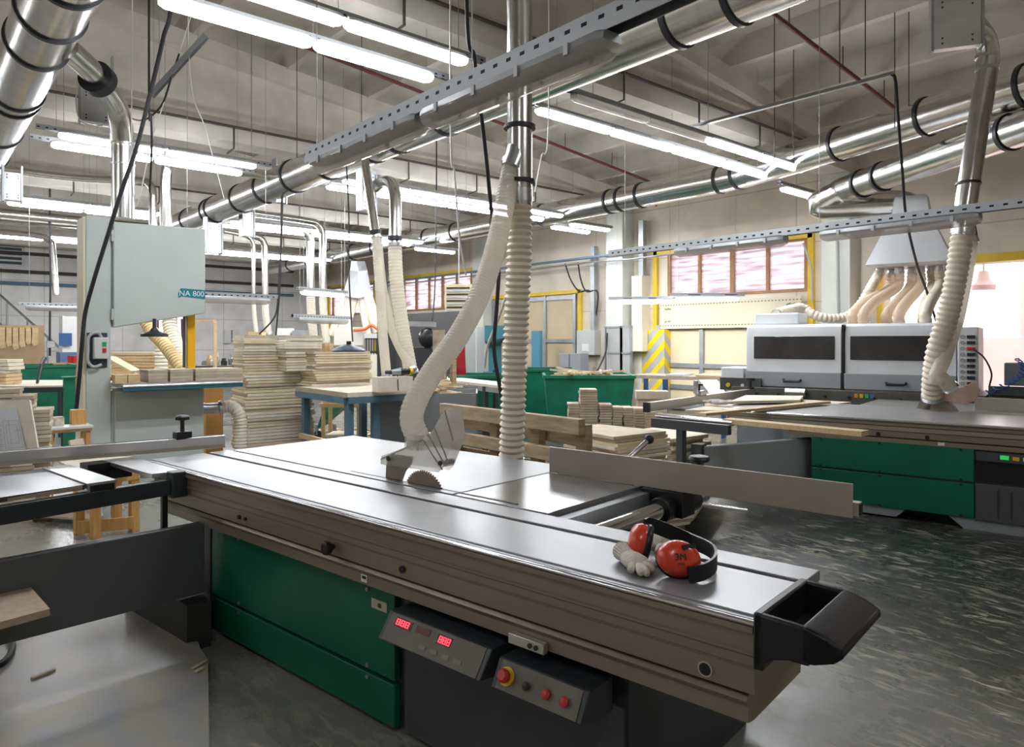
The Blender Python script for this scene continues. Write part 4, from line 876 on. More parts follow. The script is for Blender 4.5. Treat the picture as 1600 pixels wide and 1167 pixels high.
B('green_button', M().bx(1.60, 1.635, 8.522, 8.53, 1.555, 1.60), mat('green button', (.02, .3, .08), .4), sb)
B('red_button', M().bx(1.60, 1.635, 8.522, 8.53, 1.49, 1.535), red_p, sb)
B('switch_cable', M().tube(smooth([(1.60, 8.57, 1.65), (1.56, 8.56, 1.70), (1.48, 8.56, 1.66), (1.47, 8.56, 1.5), (1.47, 8.56, 1.40), (1.52, 8.56, 1.34), (1.60, 8.57, 1.36)], 6), .016, 8), mat('grey cable', (.42, .42, .42), .5))
B('dust_port', M().lathe((2.64, 8.85, .80), (1, 0, 0), [(.10, 0), (.062, .12), (.062, .30)], 18), galv)
hose('dust_hose', 'cream hose bending down from the dust port at the foot of the band saw', [(2.93, 8.85, .80), (3.02, 8.83, .81), (3.10, 8.80, .76), (3.14, 8.78, .62), (3.14, 8.76, .30), (3.12, 8.74, .07)], .075, hose_w, pitch=.04, amp=.07)
hose('dust_hose', 'yellowed ribbed hose slanting down behind the band saw arm', [aT(219, 470, 10.4), aT(232, 510, 10.3), aT(258, 540, 10.1), aT(283, 575, 9.9), aT(290, 592, 9.9)], .085, hose_y, pitch=.05, amp=.1)
hose('dust_hose', 'cream ribbed hose beside the yellow one behind the band saw arm', [aT(262, 450, 10.9), aT(266, 510, 10.7), aT(276, 545, 10.5), aT(292, 585, 10.3)], .10, hose_w, pitch=.055, amp=.1)
hose('dust_hose', 'short upright cream hose behind the band saw table', [aT(252, 535, 12), aT(252, 560, 12), aT(252, 590, 12)], .10, hose_w, pitch=.06, amp=.1)

# ------------------------------------------------------------------ boards: every board is its own thing
def boards(tag_, label, c, sx, sy, th, n, rot, mats, group, jit=.012, top='top', name='board', z0=0., shift=(0, 0), rj=1.2, bend=None):
    """n boards stacked up from z0; labels count from the top"""
    protos = []
    for k, m_ in enumerate(mats):
        protos.append([m_, None, sx * (1 - .03 * (k % 2)), sy])
    for i in range(n):
        m_ = protos[random.randrange(len(protos))]
        z = z0 + i * th
        lb = '%s, %s from the top of the %s' % (label, nth(n - 1 - i), tag_) if n > 1 else label
        cx = c[0] + random.uniform(-jit, jit) + shift[0] * i; cy = c[1] + random.uniform(-jit, jit) + shift[1] * i
        if m_[1] is None:
            o = M().bx(-m_[2] / 2, m_[2] / 2, -m_[3] / 2, m_[3] / 2, 0, th * .87).build(name, m_[0]); m_[1] = o
        else:
            o = m_[1].copy(); COL.objects.link(o)
        o.location = (cx, cy, z); o.rotation_euler = (0, 0, math.radians(rot + random.uniform(-rj, rj)))
        tag(o, lb, 'board', group)
BM = [mdf2, mdf, mdf2, mat('yellowish board', (.72, .60, .40), .8, var=.1, scale=7)]
def pallet(label, c, w_, d_, rot, z0=0):
    o = thing('pallet', label, 'pallet', (c[0], c[1], z0), rot); tf = o.matrix_basis; n = 5
    for i in range(n):
        x = -w_ / 2 + .05 + (w_ - .1) * i / (n - 1); M(tf).bx(x - .05, x + .05, -d_ / 2, d_ / 2, .12, .142).build('deck_board', pallet_m, o)
    for y in (-d_ / 2 + .05, 0, d_ / 2 - .05):
        M(tf).bx(-w_ / 2, w_ / 2, y - .05, y + .05, .098, .12).build('stringer', pallet_m, o)
        for x in (-w_ / 2 + .07, 0, w_ / 2 - .07): M(tf).bx(x - .07, x + .07, y - .05, y + .05, .0, .098).build('block', pallet_m, o)
    return o
cA = aT(427, 600, 9.5); cA.z = 0
pallet('timber pallet under the tall board stack behind the near saw', cA, .92, .7, -4)
boards('tall stack behind the saw', 'pale board', cA, .90, .60, .040, 27, -4, BM, 'boards of the tall stack', .024, z0=.144)
zt = .144 + 27 * .040
uL, uR = aT(402, 550, 9.45), aT(465, 550, 9.45)
boards('upper left pile on the tall stack', 'short pale board', uL, .50, .5, .036, 13, -4, BM, 'boards of the upper left pile', .022, z0=zt)
boards('upper right pile on the tall stack', 'short pale board', uR, .50, .5, .036, 13, -4, BM, 'boards of the upper right pile', .022, z0=zt)
# work bench with blue legs and the second stack
ZT = 1.03
P0, Pa, Pb = aZ(543, 614, ZT), aZ(464, 604, ZT), aZ(655, 607.5, ZT); Pc = Pa + Pb - P0
blue_l = mat('blue grey leg paint', (.10, .20, .28), .5, var=.12, scale=5)
wb = thing('work_bench', 'pale topped work bench on blue grey legs behind the near saw', 'bench', (P0 + Pc) / 2 * 1 - UP * ZT)
M().prism([p - UP * .05 for p in (P0, Pb, Pc, Pa)], UP * .05).build('bench_top', mdf2, wb)
e1, e2 = (Pa - P0).normalized(), (Pb - P0).normalized()
M().bar(P0 - UP * .09 + e2 * .02, Pb - UP * .09, .05, .07).bar(P0 - UP * .09 + e1 * .05, Pa - UP * .09, .05, .07).build('apron', blue_l, wb)
M().bar(P0 - UP * .025 - e2.cross(UP) * .0 - (e2) * .012, Pa - UP * .025 - e2 * .012, .02, .055).build('edge_lip', mdf3, wb)
for p in (P0 + e1 * .06 + e2 * .05, Pa - e1 * .1 + e2 * .08, P0 + e2 * .42 + e1 * .1, P0.lerp(Pc, .93)): M().bx(p.x - .04, p.x + .04, p.y - .04, p.y + .04, 0, ZT - .055).build('leg', blue_l, wb)
q = P0 + e1 * .06; M().bar(V((q.x, q.y, .42)), V((Pa.x, Pa.y, .42)) - e1 * .1, .04, .06).build('stretcher', wood, wb)
sc = aZ(520, 601, ZT)
boards('board pile on the blue legged bench', 'pale board', (sc.x + .08, sc.y + .12), .86, .50, .032, 14, 2, BM, 'boards of the bench pile', .02, z0=ZT)
p0, p1 = aZ(586, 612.5, ZT), aZ(640, 610, ZT)
bx_ = M().bar(p0 + UP * .085, p1 + UP * .085, .16, .17).build('timber_block', mdf2); tag(bx_, 'long cream block lying along the front edge of the blue legged bench', 'block')
dr_ = thing('cordless_drill', 'grey black and yellow power drill on top of the cream block', 'drill', aT(637, 585, 8.0))
pz = ZT + .17
dc = p0.lerp(p1, .75); dc.z = pz; dx = (p1 - p0).normalized()
M().cyl(dc - dx * .02 + UP * .055, dc + dx * .10 + UP * .055, .045, .035, 14).build('body', black, dr_)
M().cyl(dc - dx * .13 + UP * .05, dc - dx * .02 + UP * .055, .028, .045, 14).build('gearbox', galv_d, dr_)
M().cyl(dc + dx * .10 + UP * .055, dc + dx * .14 + UP * .055, .047, .04, 14).build('rear_cap', yel_p, dr_)
M().cyl(dc - dx * .20 + UP * .05, dc - dx * .13 + UP * .05, .02, .026, 10).build('chuck', dark_st, dr_)
M().tube(smooth([dc - dx * .05 + UP * .02, dc - dx * .03 - RT * .0 - FW * .09 - UP * .02, dc - dx * .02 - FW * .10 - UP * .16], 6), .007, 6).build('power_lead', rubber, dr_)
p = aT(545, 546, 8.75)
sd = thing('router_tool', 'dark blue power tool resting on the smaller board pile', 'tool', (p.x, p.y, ZT + 14 * .032))
M().lathe((p.x, p.y, ZT + 14 * .032 + .002), (0, 0, 1), [(.20, 0), (.21, .015), (.16, .05), (.08, .075), (.05, .09)], 20).build('body', mat('dark blue casing', (.02, .045, .09), .4), sd)
M().cyl((p.x, p.y, ZT + .53), (p.x, p.y, ZT + .58), .03, n=10).build('cord_grip', black, sd)
for k in range(6):
    q = aT(498 + 6.6 * k, 556, 9.5)
    tag(M().bx(q.x - .05, q.x + .01, q.y - .04, q.y + .05, ZT + .01, 1.51 + (.07 if k in (2, 3) else 0)).build('wooden_block', wood), 'upright wooden block behind the bench pile, %s of six from the left' % nth(k), 'block', 'upright wooden blocks')
# sheet metal bin of offcuts, its sticks
gb = aT(668, 660, 9.2)
ob = thing('scrap_bin', 'grey sheet metal bin full of wood offcuts behind the curved hose', 'bin', (gb.x, gb.y, 0), -38)
tf = ob.matrix_basis; gsh = mat('zinc grey sheet', (.30, .32, .34), .45, .5, var=.14, scale=3)
for nm, a in (('front_wall', (-.65, .65, -.42, -.40)), ('rear_wall', (-.65, .65, .40, .42)), ('side_wall', (-.65, -.63, -.42, .42)), ('side_wall', (.63, .65, -.42, .42))): M(tf).bx(*a, .02, .96).build(nm, gsh, ob)
M(tf).bx(-.63, .63, -.40, .40, .02, .05).build('bin_floor', gsh, ob)
def sticks(n, tf, w_, d_, z, spread, label, group, L=(.35, .8), th=.022, mats=(mdf2, wood, mdf)):
    for i in range(n):
        l = random.uniform(*L); a = random.uniform(-.6, .6) + (1.57 if random.random() < .3 else 0); c = V((random.uniform(-w_, w_), random.uniform(-d_, d_), z + random.uniform(0, spread)))
        dd_ = V((math.cos(a), math.sin(a), random.uniform(-.18, .18)))
        tag(M(tf).bar(c - dd_ * l / 2, c + dd_ * l / 2, random.uniform(.03, .09), th).build('wood_offcut', random.choice(mats)), label, 'offcut', group)
sticks(26, tf, .34, .22, .92, .13, 'wood offcut lying loose in the grey sheet metal bin', 'offcuts in the grey metal bin')
M(tf).bx(-.6, .6, -.38, .38, .06, .90).build('packed_offcuts', mdf3, ob)['kind'] = 'stuff'
# green bins
def green_bin(label, x, y, t, w_, d_, h, rot, fill=None):
    p = aT(x, y, t); o = thing('waste_bin', label, 'bin', (p.x, p.y, 0), rot); tf = o.matrix_basis; f = .88
    lo = [(-w_ * f, -d_ * f), (w_ * f, -d_ * f), (w_ * f, d_ * f), (-w_ * f, d_ * f)]; hi = [(-w_, -d_), (w_, -d_), (w_, d_), (-w_, d_)]
    for i in range(4):
        a, b_ = lo[i], lo[(i + 1) % 4]; c, e = hi[i], hi[(i + 1) % 4]; s = .96
        M(tf).hexa([(*a, .12), (*b_, .12), (b_[0] * s, b_[1] * s, .12), (a[0] * s, a[1] * s, .12)], [(*c, h), (*e, h), (e[0] * s, e[1] * s, h), (c[0] * s, c[1] * s, h)]).build(('front_wall', 'side_wall', 'rear_wall', 'side_wall')[i], bin_g, o)
    M(tf).bx(-w_ * f, w_ * f, -d_ * f, d_ * f, .1, .13).build('bin_floor', bin_g, o)
    for i in range(4):
        a, b_ = hi[i], hi[(i + 1) % 4]; M(tf).bar((*a, h), (*b_, h), .05, .05).build('rim', bin_g, o)
    for sx in (-1, 1):
        for sy in (-1, 1): M(tf).bx(sx * w_ * .7 - .05, sx * w_ * .7 + .05, sy * d_ * .7 - .05, sy * d_ * .7 + .05, 0, .1).build('foot', dark_st, o)
    return o, tf
o, tf = green_bin('green waste bin with wood offcuts beside the small panel stacks', 917, 600, 12.2, .74, .55, 1.02, -42)
sticks(22, tf, .45, .3, .98, .12, 'wood offcut sticking out of the front green bin', 'offcuts in the front green bin', (.3, .8), .03)
green_bin('green waste bin behind the front one, right of the thick ribbed hose', 848, 590, 14.0, .62, .5, 1.05, -42)
green_bin('green waste bin left of the thick ribbed hose', 752, 592, 12.2, .5, .45, 1.02, -42)
# standing pallet crate side of weathered timber
px_, = (4.30,)
pc = thing('timber_crate', 'weathered timber pallet standing on edge behind the near saw', 'pallet', (4.35, 5.13, 0))
for z0, z1 in ((.82, .955), (.56, .68), (.30, .43), (.02, .14)): M().bx(4.28, 4.36, 4.12, 6.15, z0, z1).build('rail_board', pallet_m, pc, .006)
for y in (4.17, 4.75, 5.35, 6.0): M().bx(4.365, 4.45, y - .05, y + .07, .0, .90).build('post', pallet_m, pc, .006)
M().bx(4.455, 4.48, 4.15, 6.1, .70, .84).build('rail_board', pallet_m, pc); M().bx(4.455, 4.48, 4.15, 6.1, .38, .50).build('rail_board', pallet_m, pc)
# stacks of small panels beside the second saw
pallet('timber pallet under the small panel stacks', aT(965, 700, 9.75) * 1, 1.35, .8, -50)
SM = [mdf3, mat('taupe board', (.55, .45, .34), .85, var=.15, scale=9), mdf]
cols = [(896, 20, 9.4, .15, .144 + .0), (919, 26, 9.3, .22, .144), (945, 20, 9.3, .16, .144), (963, 19, 9.25, .12, .144), (980, 19, 9.2, .13, .144), (997, 19, 9.1, .13, .144), (1014, 18, 9.0, .13, .144), (1031, 17, 8.9, .12, .144)]
for k, (x, n, t, w_, z0) in enumerate(cols):
    p = aT(x, 640, t)
    boards('%s small panel stack from the left' % nth(k), 'small panel', p, w_, .30, .0325, n, -42, SM, 'panels of the %s small stack' % nth(k), .008, z0=z0, name='board_offcut', rj=2)
p = aT(1018, 620, 11)
tag(M().box((p.x, p.y, .78), (.5, .3, .12), ((.7, -.7, 0), (.7, .7, 0), (0, 0, 1))).box((p.x, p.y, .36), (.45, .26, .72), ((.7, -.7, 0), (.7, .7, 0), (0, 0, 1))).build('carton', mdf), 'plain brown carton behind the small panel stacks by the striped pillar', 'box')
# low piles of wide boards before them
def sheet_pile(tag_, label, poly, z0, th, n, group, mats, step=.012, name='board'):
    b0 = [V((p.x, p.y, 0)) for p in poly]
    for i in range(n):
        dxy = V((random.uniform(-step, step), random.uniform(-step, step), 0))
        o = M().prism([p + dxy + UP * (z0 + i * th) for p in b0], UP * th * .9).build(name, random.choice(mats)); tag(o, '%s, %s from the top of the %s' % (label, nth(n - 1 - i), tag_), 'board', group)
zl = .69
sheet_pile('low pile right of the standing pallet', 'wide pale board', [aZ(880, 668, zl), aZ(962, 682, zl), aZ(1044, 673, zl), aZ(938, 662, zl)], zl - .034 * 15, .034, 15, 'boards of the low pile', BM, .03)
sheet_pile('staggered pile beside the low board pile', 'long pale board', [aZ(1048, 685, .55), aZ(1108, 677, .55), aZ(1040, 664, .55), aZ(1000, 670, .55)], .55 - .045 * 9, .045, 9, 'boards of the staggered pile', [mdf2, mdf, mdf3], .06)
zq = .27
sheet_pile('sheet pile behind the rip fence', 'large pale sheet', [aZ(905, 818, zq), aZ(1082, 797, zq), aZ(1130, 733, zq), aZ(985, 712, zq)], zq - .028 * 4, .028, 4, 'sheets of the floor pile', [mdf2, mdf2, mdf], .02)
c4 = sum((aZ(*a, zq) for a in ((935, 800), (1078, 795), (1128, 733), (985, 712))), V((0, 0, 0))) / 4
pallet('timber pallet under the sheet pile behind the rip fence', (aZ(1070, 838, 0) + Matrix.Rotation(math.radians(8), 3, 'Z') @ V((-.45, .40, 0)))[:2], .9, .8, 8)
# planks, glove and papers on the second saw
tag(M().bar(aZ(1135, 657, .905) - UP * .0, aZ(1352, 677, .905) + UP * .0, .14, .04).build('plank', wood), 'long yellowish plank lying across the outrigger of the second saw', 'plank')
tag(M().bar(aZ(1095, 647, .93), aZ(1290, 628, .93), .12, .025).build('plank', wood), 'brown plank lying flat on the second saw outrigger behind the front plank', 'plank')
tag(M().hexa([aZ(1140, 631, .915), aZ(1250, 629, .915), aZ(1255, 622, .915), aZ(1165, 621, .915)], [aZ(1140, 631, .915) + UP * .03, aZ(1250, 629, .915) + UP * .03, aZ(1255, 622, .915) + UP * .03, aZ(1165, 621, .915) + UP * .03]).build('board', mdf2), 'pale board on the left end of the second saw table', 'board')
p = aZ(1122, 628, .94); c = TF2.to_3x3()
gl = M()
for k, (dx_, dy_, r_) in enumerate(((0, 0, .055), (.07, .03, .045), (-.07, -.02, .045), (.13, -.02, .03), (-.13, .03, .028), (.1, .06, .028))): gl.ball(p + c @ V((dy_, dx_, .0)), (r_ * 1.3, r_ * 1.5, r_ * .6), 10, 7)
tag(gl.build('work_glove', mat('grey knit cotton', (.50, .49, .47), .9, var=.3, scale=30)), 'crumpled grey work glove on the outrigger of the second saw', 'glove')
a, b_ = aT(1092, 593, 10.6), aT(1120, 593, 10.6); a2, b2 = aT(1111, 617, 10.2), aT(1136, 616, 10.2)
tag(M().sheet([a, b_, b2, a2], .004).build('paper_sheet', white_p), 'white paper sheet propped up behind the second saw fence', 'paper')
# far table before the striped pillar
zt3 = 1.0
t3 = [aZ(990, 585.5, zt3), aZ(1152, 591, zt3), aZ(1165, 587.5, zt3), aZ(1010, 583, zt3)]
wt = thing('trestle_table', 'low board table on blue legs in front of the cream gate', 'table', V((t3[0].x, t3[0].y, 0)))
M().prism([p - UP * .06 for p in t3], UP * .06).build('table_top', mdf3, wt)
for p in (t3[0].lerp(t3[1], .13), t3[0].lerp(t3[1], .33), t3[0].lerp(t3[1], .88), t3[3].lerp(t3[2], .2)): M().bx(p.x - .03, p.x + .03, p.y - .03, p.y + .03, 0, zt3 - .06).build('leg', mat('blue leg paint', (.03, .10, .28), .45), wt)
tag(M().prism([p + UP * .002 for p in (t3[0].lerp(t3[1], .33), t3[0].lerp(t3[1], .5), t3[3].lerp(t3[2], .5), t3[3].lerp(t3[2], .36))], UP * .03).build('paper_stack', white_p), 'white papers lying on the blue legged table before the gate', 'paper')
tag(M().prism([p + UP * .002 for p in (t3[0].lerp(t3[1], .62), t3[0].lerp(t3[1], .98), t3[3].lerp(t3[2], .9), t3[3].lerp(t3[2], .6))], UP * .03).build('board', wood), 'brown board lying on the blue legged table before the gate', 'board')

# ------------------------------------------------------------------ ear muffs and gloves on the near saw table
em = thing('ear_muffs', 'red ear muffs with black headband lying on the near saw table', 'ear muffs', aZ(1055, 900, .9))
red = mat('orange red shell', (.72, .055, .02), .28, coat=.3)
c1, c2 = aT(1002, 857, 2.30), aT(1060, 879, 2.13)
c1.z = max(c1.z, .955); c2.z = max(c2.z, .955)
def cup(c, ax, up_, r, parent):
    ax = V(ax).normalized(); u = V(up_); u = (u - ax * u.dot(ax)).normalized(); w_ = ax.cross(u); axs = (w_, u, ax)
    b = M(); prof_ = [(.30, .040), (.62, .037), (.85, .028), (.97, .014), (1.0, 0), (.97, -.008)]
    n = 26; vs = []
    for k, h in prof_:
        vs += [c + w_ * (r[0] * k * math.cos(2 * math.pi * i / n)) + u * (r[1] * k * math.sin(2 * math.pi * i / n)) + ax * h * 1.05 for i in range(n)]
    m = len(prof_); fs = [(j * n + i, j * n + (i + 1) % n, (j + 1) * n + (i + 1) % n, (j + 1) * n + i) for j in range(m - 1) for i in range(n)] + [tuple(range(n))[::-1], tuple((m - 1) * n + i for i in range(n))]
    b.add(vs, [f[::-1] for f in fs]); s = b.build('ear_cup', red, parent)
    pts = [c - ax * .016 + w_ * (r[0] * .82 * math.cos(2 * math.pi * i / 24)) + u * (r[1] * .84 * math.sin(2 * math.pi * i / 24)) for i in range(24)]
    M().tube(pts, .013, 10, closed=True).build('ear_cushion', black, s)
    M().lathe(c - ax * .012, -ax, [(r[0] * .78, 0), (r[0] * .7, .003)], 20).build('foam_insert', dark_st, s)
    return s, w_, u, ax
d2 = (-FW * .86 + RT * -.05 + UP * .42)
s2_, w2, u2, a2_ = cup(c2, d2, UP + RT * .12, (.066, .054), em)
d1 = (-RT * .92 + FW * .12 + UP * .22)
s1_, w1, u1, a1_ = cup(c1, d1, UP, (.058, .062), em)
rm = RT * .97 - UP * .1
ex_ = RT - a2_ * RT.dot(a2_); ey_ = a2_.cross(ex_.normalized())
write('3M', .027, c2 + a2_ * .0435 - ey_ * .002, ex_, ey_, black, s2_, .002)
write('M2R', .011, c2 + a2_ * .0405 - ey_ * .022, ex_, ey_, dark_st, s2_, .003)
M().bar(c2 + a2_ * .044 + u2 * .026 - w2 * .004 + RT * .0, c2 + a2_ * .026 + u2 * .034 + RT * .045, .014, .006, a2_).build('pivot_arm', black, s2_)
hbp = [c1 + UP * .052 + RT * .01, c1 + RT * .05 + UP * .040 + FW * .06, aT(1075, 843, 2.36), aT(1108, 858, 2.26), aT(1118, 870, 2.20), aT(1116, 882, 2.13), aT(1100, 893, 2.08), aT(1076, 899, 2.07)]
hp = smooth(hbp, 8); b = M(); vs = []
for i, p in enumerate(hp):
    t = (hp[min(i + 1, len(hp) - 1)] - hp[max(i - 1, 0)]).normalized(); sd_ = (V((0, 0, 1)) - t * t.z).normalized(); nn = t.cross(sd_)
    p = V((p.x, p.y, max(p.z, .926)))
    vs += [p - sd_ * .024 - nn * .004, p + sd_ * .024 - nn * .004, p + sd_ * .024 + nn * .004, p - sd_ * .024 + nn * .004]
b.add(vs, [(i * 4 + j, i * 4 + (j + 1) % 4, (i + 1) * 4 + (j + 1) % 4, (i + 1) * 4 + j) for i in range(len(hp) - 1) for j in range(4)] + [(3, 2, 1, 0), tuple(len(vs) - 4 + j for j in range(4))])
b.build('headband', black, em)
glove_m = mat('off white knit glove', (.66, .61, .52), .95, var=.25, scale=60, stretch=(1, 6, 1), bump=.2)
def glove(label, wrist, palm, fingers, r):
    o = thing('work_glove', label, 'glove', V((palm.x, palm.y, .9)))
    ax = (palm - wrist); ax.z = 0; L = ax.length; ax.normalize(); sd = V((-ax.y, ax.x, 0)); n = 40
    def loft(st, mt_, nm):
        vs = []
        for c, a, h, rib in st:
            for i in range(n):
                t = 2 * math.pi * i / n; k = 1 + (rib if i % 2 else 0); z = h * math.sin(t) * k
                vs.append(V((c.x, c.y, 0)) + sd * (a * math.cos(t) * k) + UP * max(c.z + z, .9015))
        m = len(st); M().add(vs, [(q * n + i, q * n + (i + 1) % n, (q + 1) * n + (i + 1) % n, (q + 1) * n + i) for q in range(m - 1) for i in range(n)] + [tuple(range(n))[::-1], tuple((m - 1) * n + i for i in range(n))]).build(nm, mt_, o)
    P_ = lambda t, z: V((wrist.x, wrist.y, 0)) + ax * (L * t) + UP * z
    loft([(P_(-.1, .932), r * .80, .030, -.09), (P_(.2, .930), r * .76, .027, -.09), (P_(.5, .926), r * .74, .023, -.09)], glove_m, 'cuff')
    loft([(P_(.48, .925), r * .74, .022, 0), (P_(.7, .924), r * 1.0, .023, 0), (P_(1.0, .922), r * 1.12, .021, 0), (P_(1.3, .919), r * 1.05, .018, 0), (P_(1.42, .916), r * .8, .012, 0)], glove_m, 'palm')
    for f in fingers:
        s_ = palm.lerp(f, .35); pf = smooth([V((s_.x, s_.y, .918)), palm.lerp(f, .7) * 1 + UP * .004, f], 5); M().tube([V((p.x, p.y, max(p.z, .9125))) for p in pf], [.0125] * (len(pf) - 2) + [.011, .006], 10).build('finger', glove_m, o)
    return o
glove('off white knit glove lying under the left red cup', aZ(972, 862, .93), aZ(993, 876, .925), [aZ(1002, 897, .913), aZ(1012, 898, .913), aZ(1022, 892, .914), aZ(1028, 884, .914), aZ(985, 893, .913)], .040)
glove('off white knit glove behind the red ear muffs', aZ(1012, 838, .93), aZ(1034, 846, .925), [aZ(1052, 847, .914), aZ(1056, 854, .914), aZ(1052, 860, .914), aZ(1044, 866, .914), aZ(1028, 866, .914)], .038)

# ------------------------------------------------------------------ left side of the hall
zt = .95
lt = thing('work_table', 'board topped table with black steel legs at the left edge', 'table', (aZ(40, 602, zt).x, aZ(40, 602, zt).y, 0))
q = [aZ(-60, 604, zt), aZ(107, 602, zt), aZ(100, 593.5, zt), aZ(-60, 594, zt)]
M().prism([p - UP * .03 for p in q], UP * .03).build('table_top', mdf2, lt)
M().bar(q[0] - UP * .06, q[1] - UP * .06, .04, .07).bar(q[3] - UP * .06, q[2] - UP * .06, .04, .07).build('apron', dark_st, lt)
for a, b_ in ((q[1], q[2]), (q[0], q[3])):
    for p in (a.lerp(b_, .08), a.lerp(b_, .9)): M().bx(p.x - .09, p.x - .02, p.y - .03, p.y + .03, 0, zt - .03).build('leg', dark_st, lt)
for k in range(7):
    a, b_ = aZ(-50, 600, zt), aZ(18 + random.uniform(0, 10) if k > 2 else 22, 600, zt); z = zt + .002 + k * .055
    tag(M().bar(V((a.x, a.y, z + .026)), V((b_.x, b_.y, z + .026)), .35, .048).build('plank', wood if k < 3 else mdf2), 'pale plank, %s from the bottom of the pile on the left edge table' % nth(k), 'plank', 'planks on the left edge table')
green_bin('green waste bin behind the table at the left edge', 58, 580, 13.2, .55, .5, 1.15, 0)
bp = aT(30, 560, 13.8)
tag(M().bx(bp.x - 1.0, bp.x + .40, bp.y - .02, bp.y + .02, 0, aT(60, 508, 13.8).z).build('display_board', mat('brown hardboard', (.46, .32, .18), .6, var=.08)), 'upright brown board hung with wooden templates at the left edge', 'board')
for k in range(6):
    a = aT(2 + 11 * k, 512, 13.75); h = (.38, .34, .40, .36, .30, .33)[k]
    tag(M().prism([V((a.x - .06, bp.y - .045, a.z)), V((a.x + .06, bp.y - .045, a.z)), V((a.x + .055, bp.y - .045, a.z - h)), V((a.x - .02, bp.y - .045, a.z - h - .03)), V((a.x - .06, bp.y - .045, a.z - h * .8))], (0, .022, 0)).build('wooden_template', wood), 'wooden template on the brown board at the left edge, %s of six from the left' % nth(k), 'template', 'templates on the brown board')
p = aT(108, 590, 10.4); tag(M().bx(p.x - .07, p.x + .07, p.y - .06, p.y + .06, 0, 1.08).bx(p.x - .10, p.x + .10, p.y - .08, p.y + .08, 1.07, 1.09).build('steel_post', bin_g), 'green steel post between the left table and the band saw', 'post')
p = aT(104, 582, 14); tag(M().bx(p.x - .25, p.x + .25, p.y - .2, p.y + .2, .0, 1.18).build('carton', mat('brown carton', (.45, .28, .13), .7)), 'brown carton behind the green post left of the band saw', 'box')
tag(M().tube([aT(58, 599, 10.9), aT(64, 570, 11), aT(70, 560, 11.2)], [.02, .03, .035], 8).build('bar_clamp', dark_st), 'dark bar clamp standing on the left edge table', 'clamp')
# piles of boards, stool, drawing board near the left
for k, (x, n, t, w_, h0) in enumerate([(8, 29, 6.4, .24, .0), (38, 29, 6.4, .16, .0), (66, 27, 6.5, .15, .0)]):
    boards('%s fibreboard pile at the left edge' % nth(k), 'fibreboard panel', aT(x, 640, t), w_, .35, .041 - .002 * k, n, -12, [mdf3, mdf, mdf2], 'panels of the %s left edge pile' % nth(k), .01, z0=h0, name='fibreboard_sheet', rj=2.5)
st = thing('stool', 'low pine stool with papers behind the left drawing board', 'stool', (aT(105, 670, 6.7).x, aT(105, 670, 6.7).y, 0))
p = aT(105, 668, 6.7); zs_ = p.z
M().bx(p.x - .18, p.x + .18, p.y - .15, p.y + .15, zs_ - .03, zs_).build('seat', wood, st)
for a in (-.15, .15):
    for c in (-.12, .12): M().bx(p.x + a - .02, p.x + a + .02, p.y + c - .02, p.y + c + .02, 0, zs_ - .03).build('leg', wood_o, st)
tag(M().bx(p.x - .15, p.x + .19, p.y - .17, p.y + .1, zs_ + .001, zs_ + .02).build('paper_stack', white_p), 'white papers on the low pine stool at left', 'paper')
tag(M().bx(p.x - .16, p.x - .02, p.y + .02, p.y + .14, zs_ + .021, zs_ + .10).build('small_box', mat('printed carton', (.55, .50, .42), .6, var=.5, scale=20)), 'small printed box on the papers of the low stool', 'box')
tag(M().bx(p.x + .04, p.x + .16, p.y + .02, p.y + .14, zs_ + .021, zs_ + .16).build('wood_block', wood_o), 'orange wood block on the papers of the low stool', 'block')
a = aT(118, 668, 6.4); b_ = aT(140, 692, 6.3); tag(M().bar(V((a.x, a.y, .72)), V((b_.x + .05, b_.y, .03)), .14, .02).build('board', mdf), 'short board leaning against the foot of the band saw', 'board')
g0_, g1_, g2_, g3_ = aT(-30, 627, 4.78), aT(46, 624, 4.78), aT(60, 706, 4.62), aT(-30, 712, 4.6)
dbd = thing('drawing_board', 'pale board with a technical drawing standing behind the left fence', 'board', V((g2_.x, g2_.y, 0)))
nn = (g1_ - g0_).cross(g3_ - g0_).normalized(); nn = nn if nn.dot(FW) > 0 else -nn
lo = lambda p, q: p + (q - p) * 1.02
M().prism([g0_, g1_, lo(g1_, g2_), lo(g0_, g3_)], nn * .018).build('board_panel', mdf2, dbd)
onb = lambda x, y: C0 + ray(x, y) * ((g0_ - C0).dot(nn) / ray(x, y).dot(nn))
s0_, s1_, s2_, s3_ = [onb(*a) - nn * .004 for a in ((-26, 640), (27, 638), (40, 702), (-26, 707))]
pap = M().prism([s0_, s1_, s2_, s3_], -nn * .001).build('drawing_sheet', mat('drawing paper', (.62, .64, .68), .6), dbd)
b = M(); P4 = lambda u, v: s0_.lerp(s1_, u).lerp(s3_.lerp(s2_, u), v) - nn * .0025
def dl(u0, v0, u1, v1, w_=.002): b.bar(P4(u0, v0), P4(u1, v1), .001, w_, (P4(u1, v1) - P4(u0, v0)).cross(nn))
ink = mat('drawing ink', (.38, .38, .40), .6)
for (u0, v0, u1, v1) in ((.55, .30, .97, .30), (.97, .30, .97, .95), (.97, .95, .55, .95), (.55, .95, .55, .30), (.62, .40, .9, .40), (.9, .40, .9, .85), (.62, .85, .9, .85), (.62, .40, .62, .85), (.7, .3, .7, .95), (.8, .55, .97, .55)): dl(u0, v0, u1, v1)
for k in range(16): dl(.50 - .06 * (k % 3 == 0), .34 + .04 * k, .42, .34 + .04 * k, .003)
b.build('drawing_lines', ink, pap)
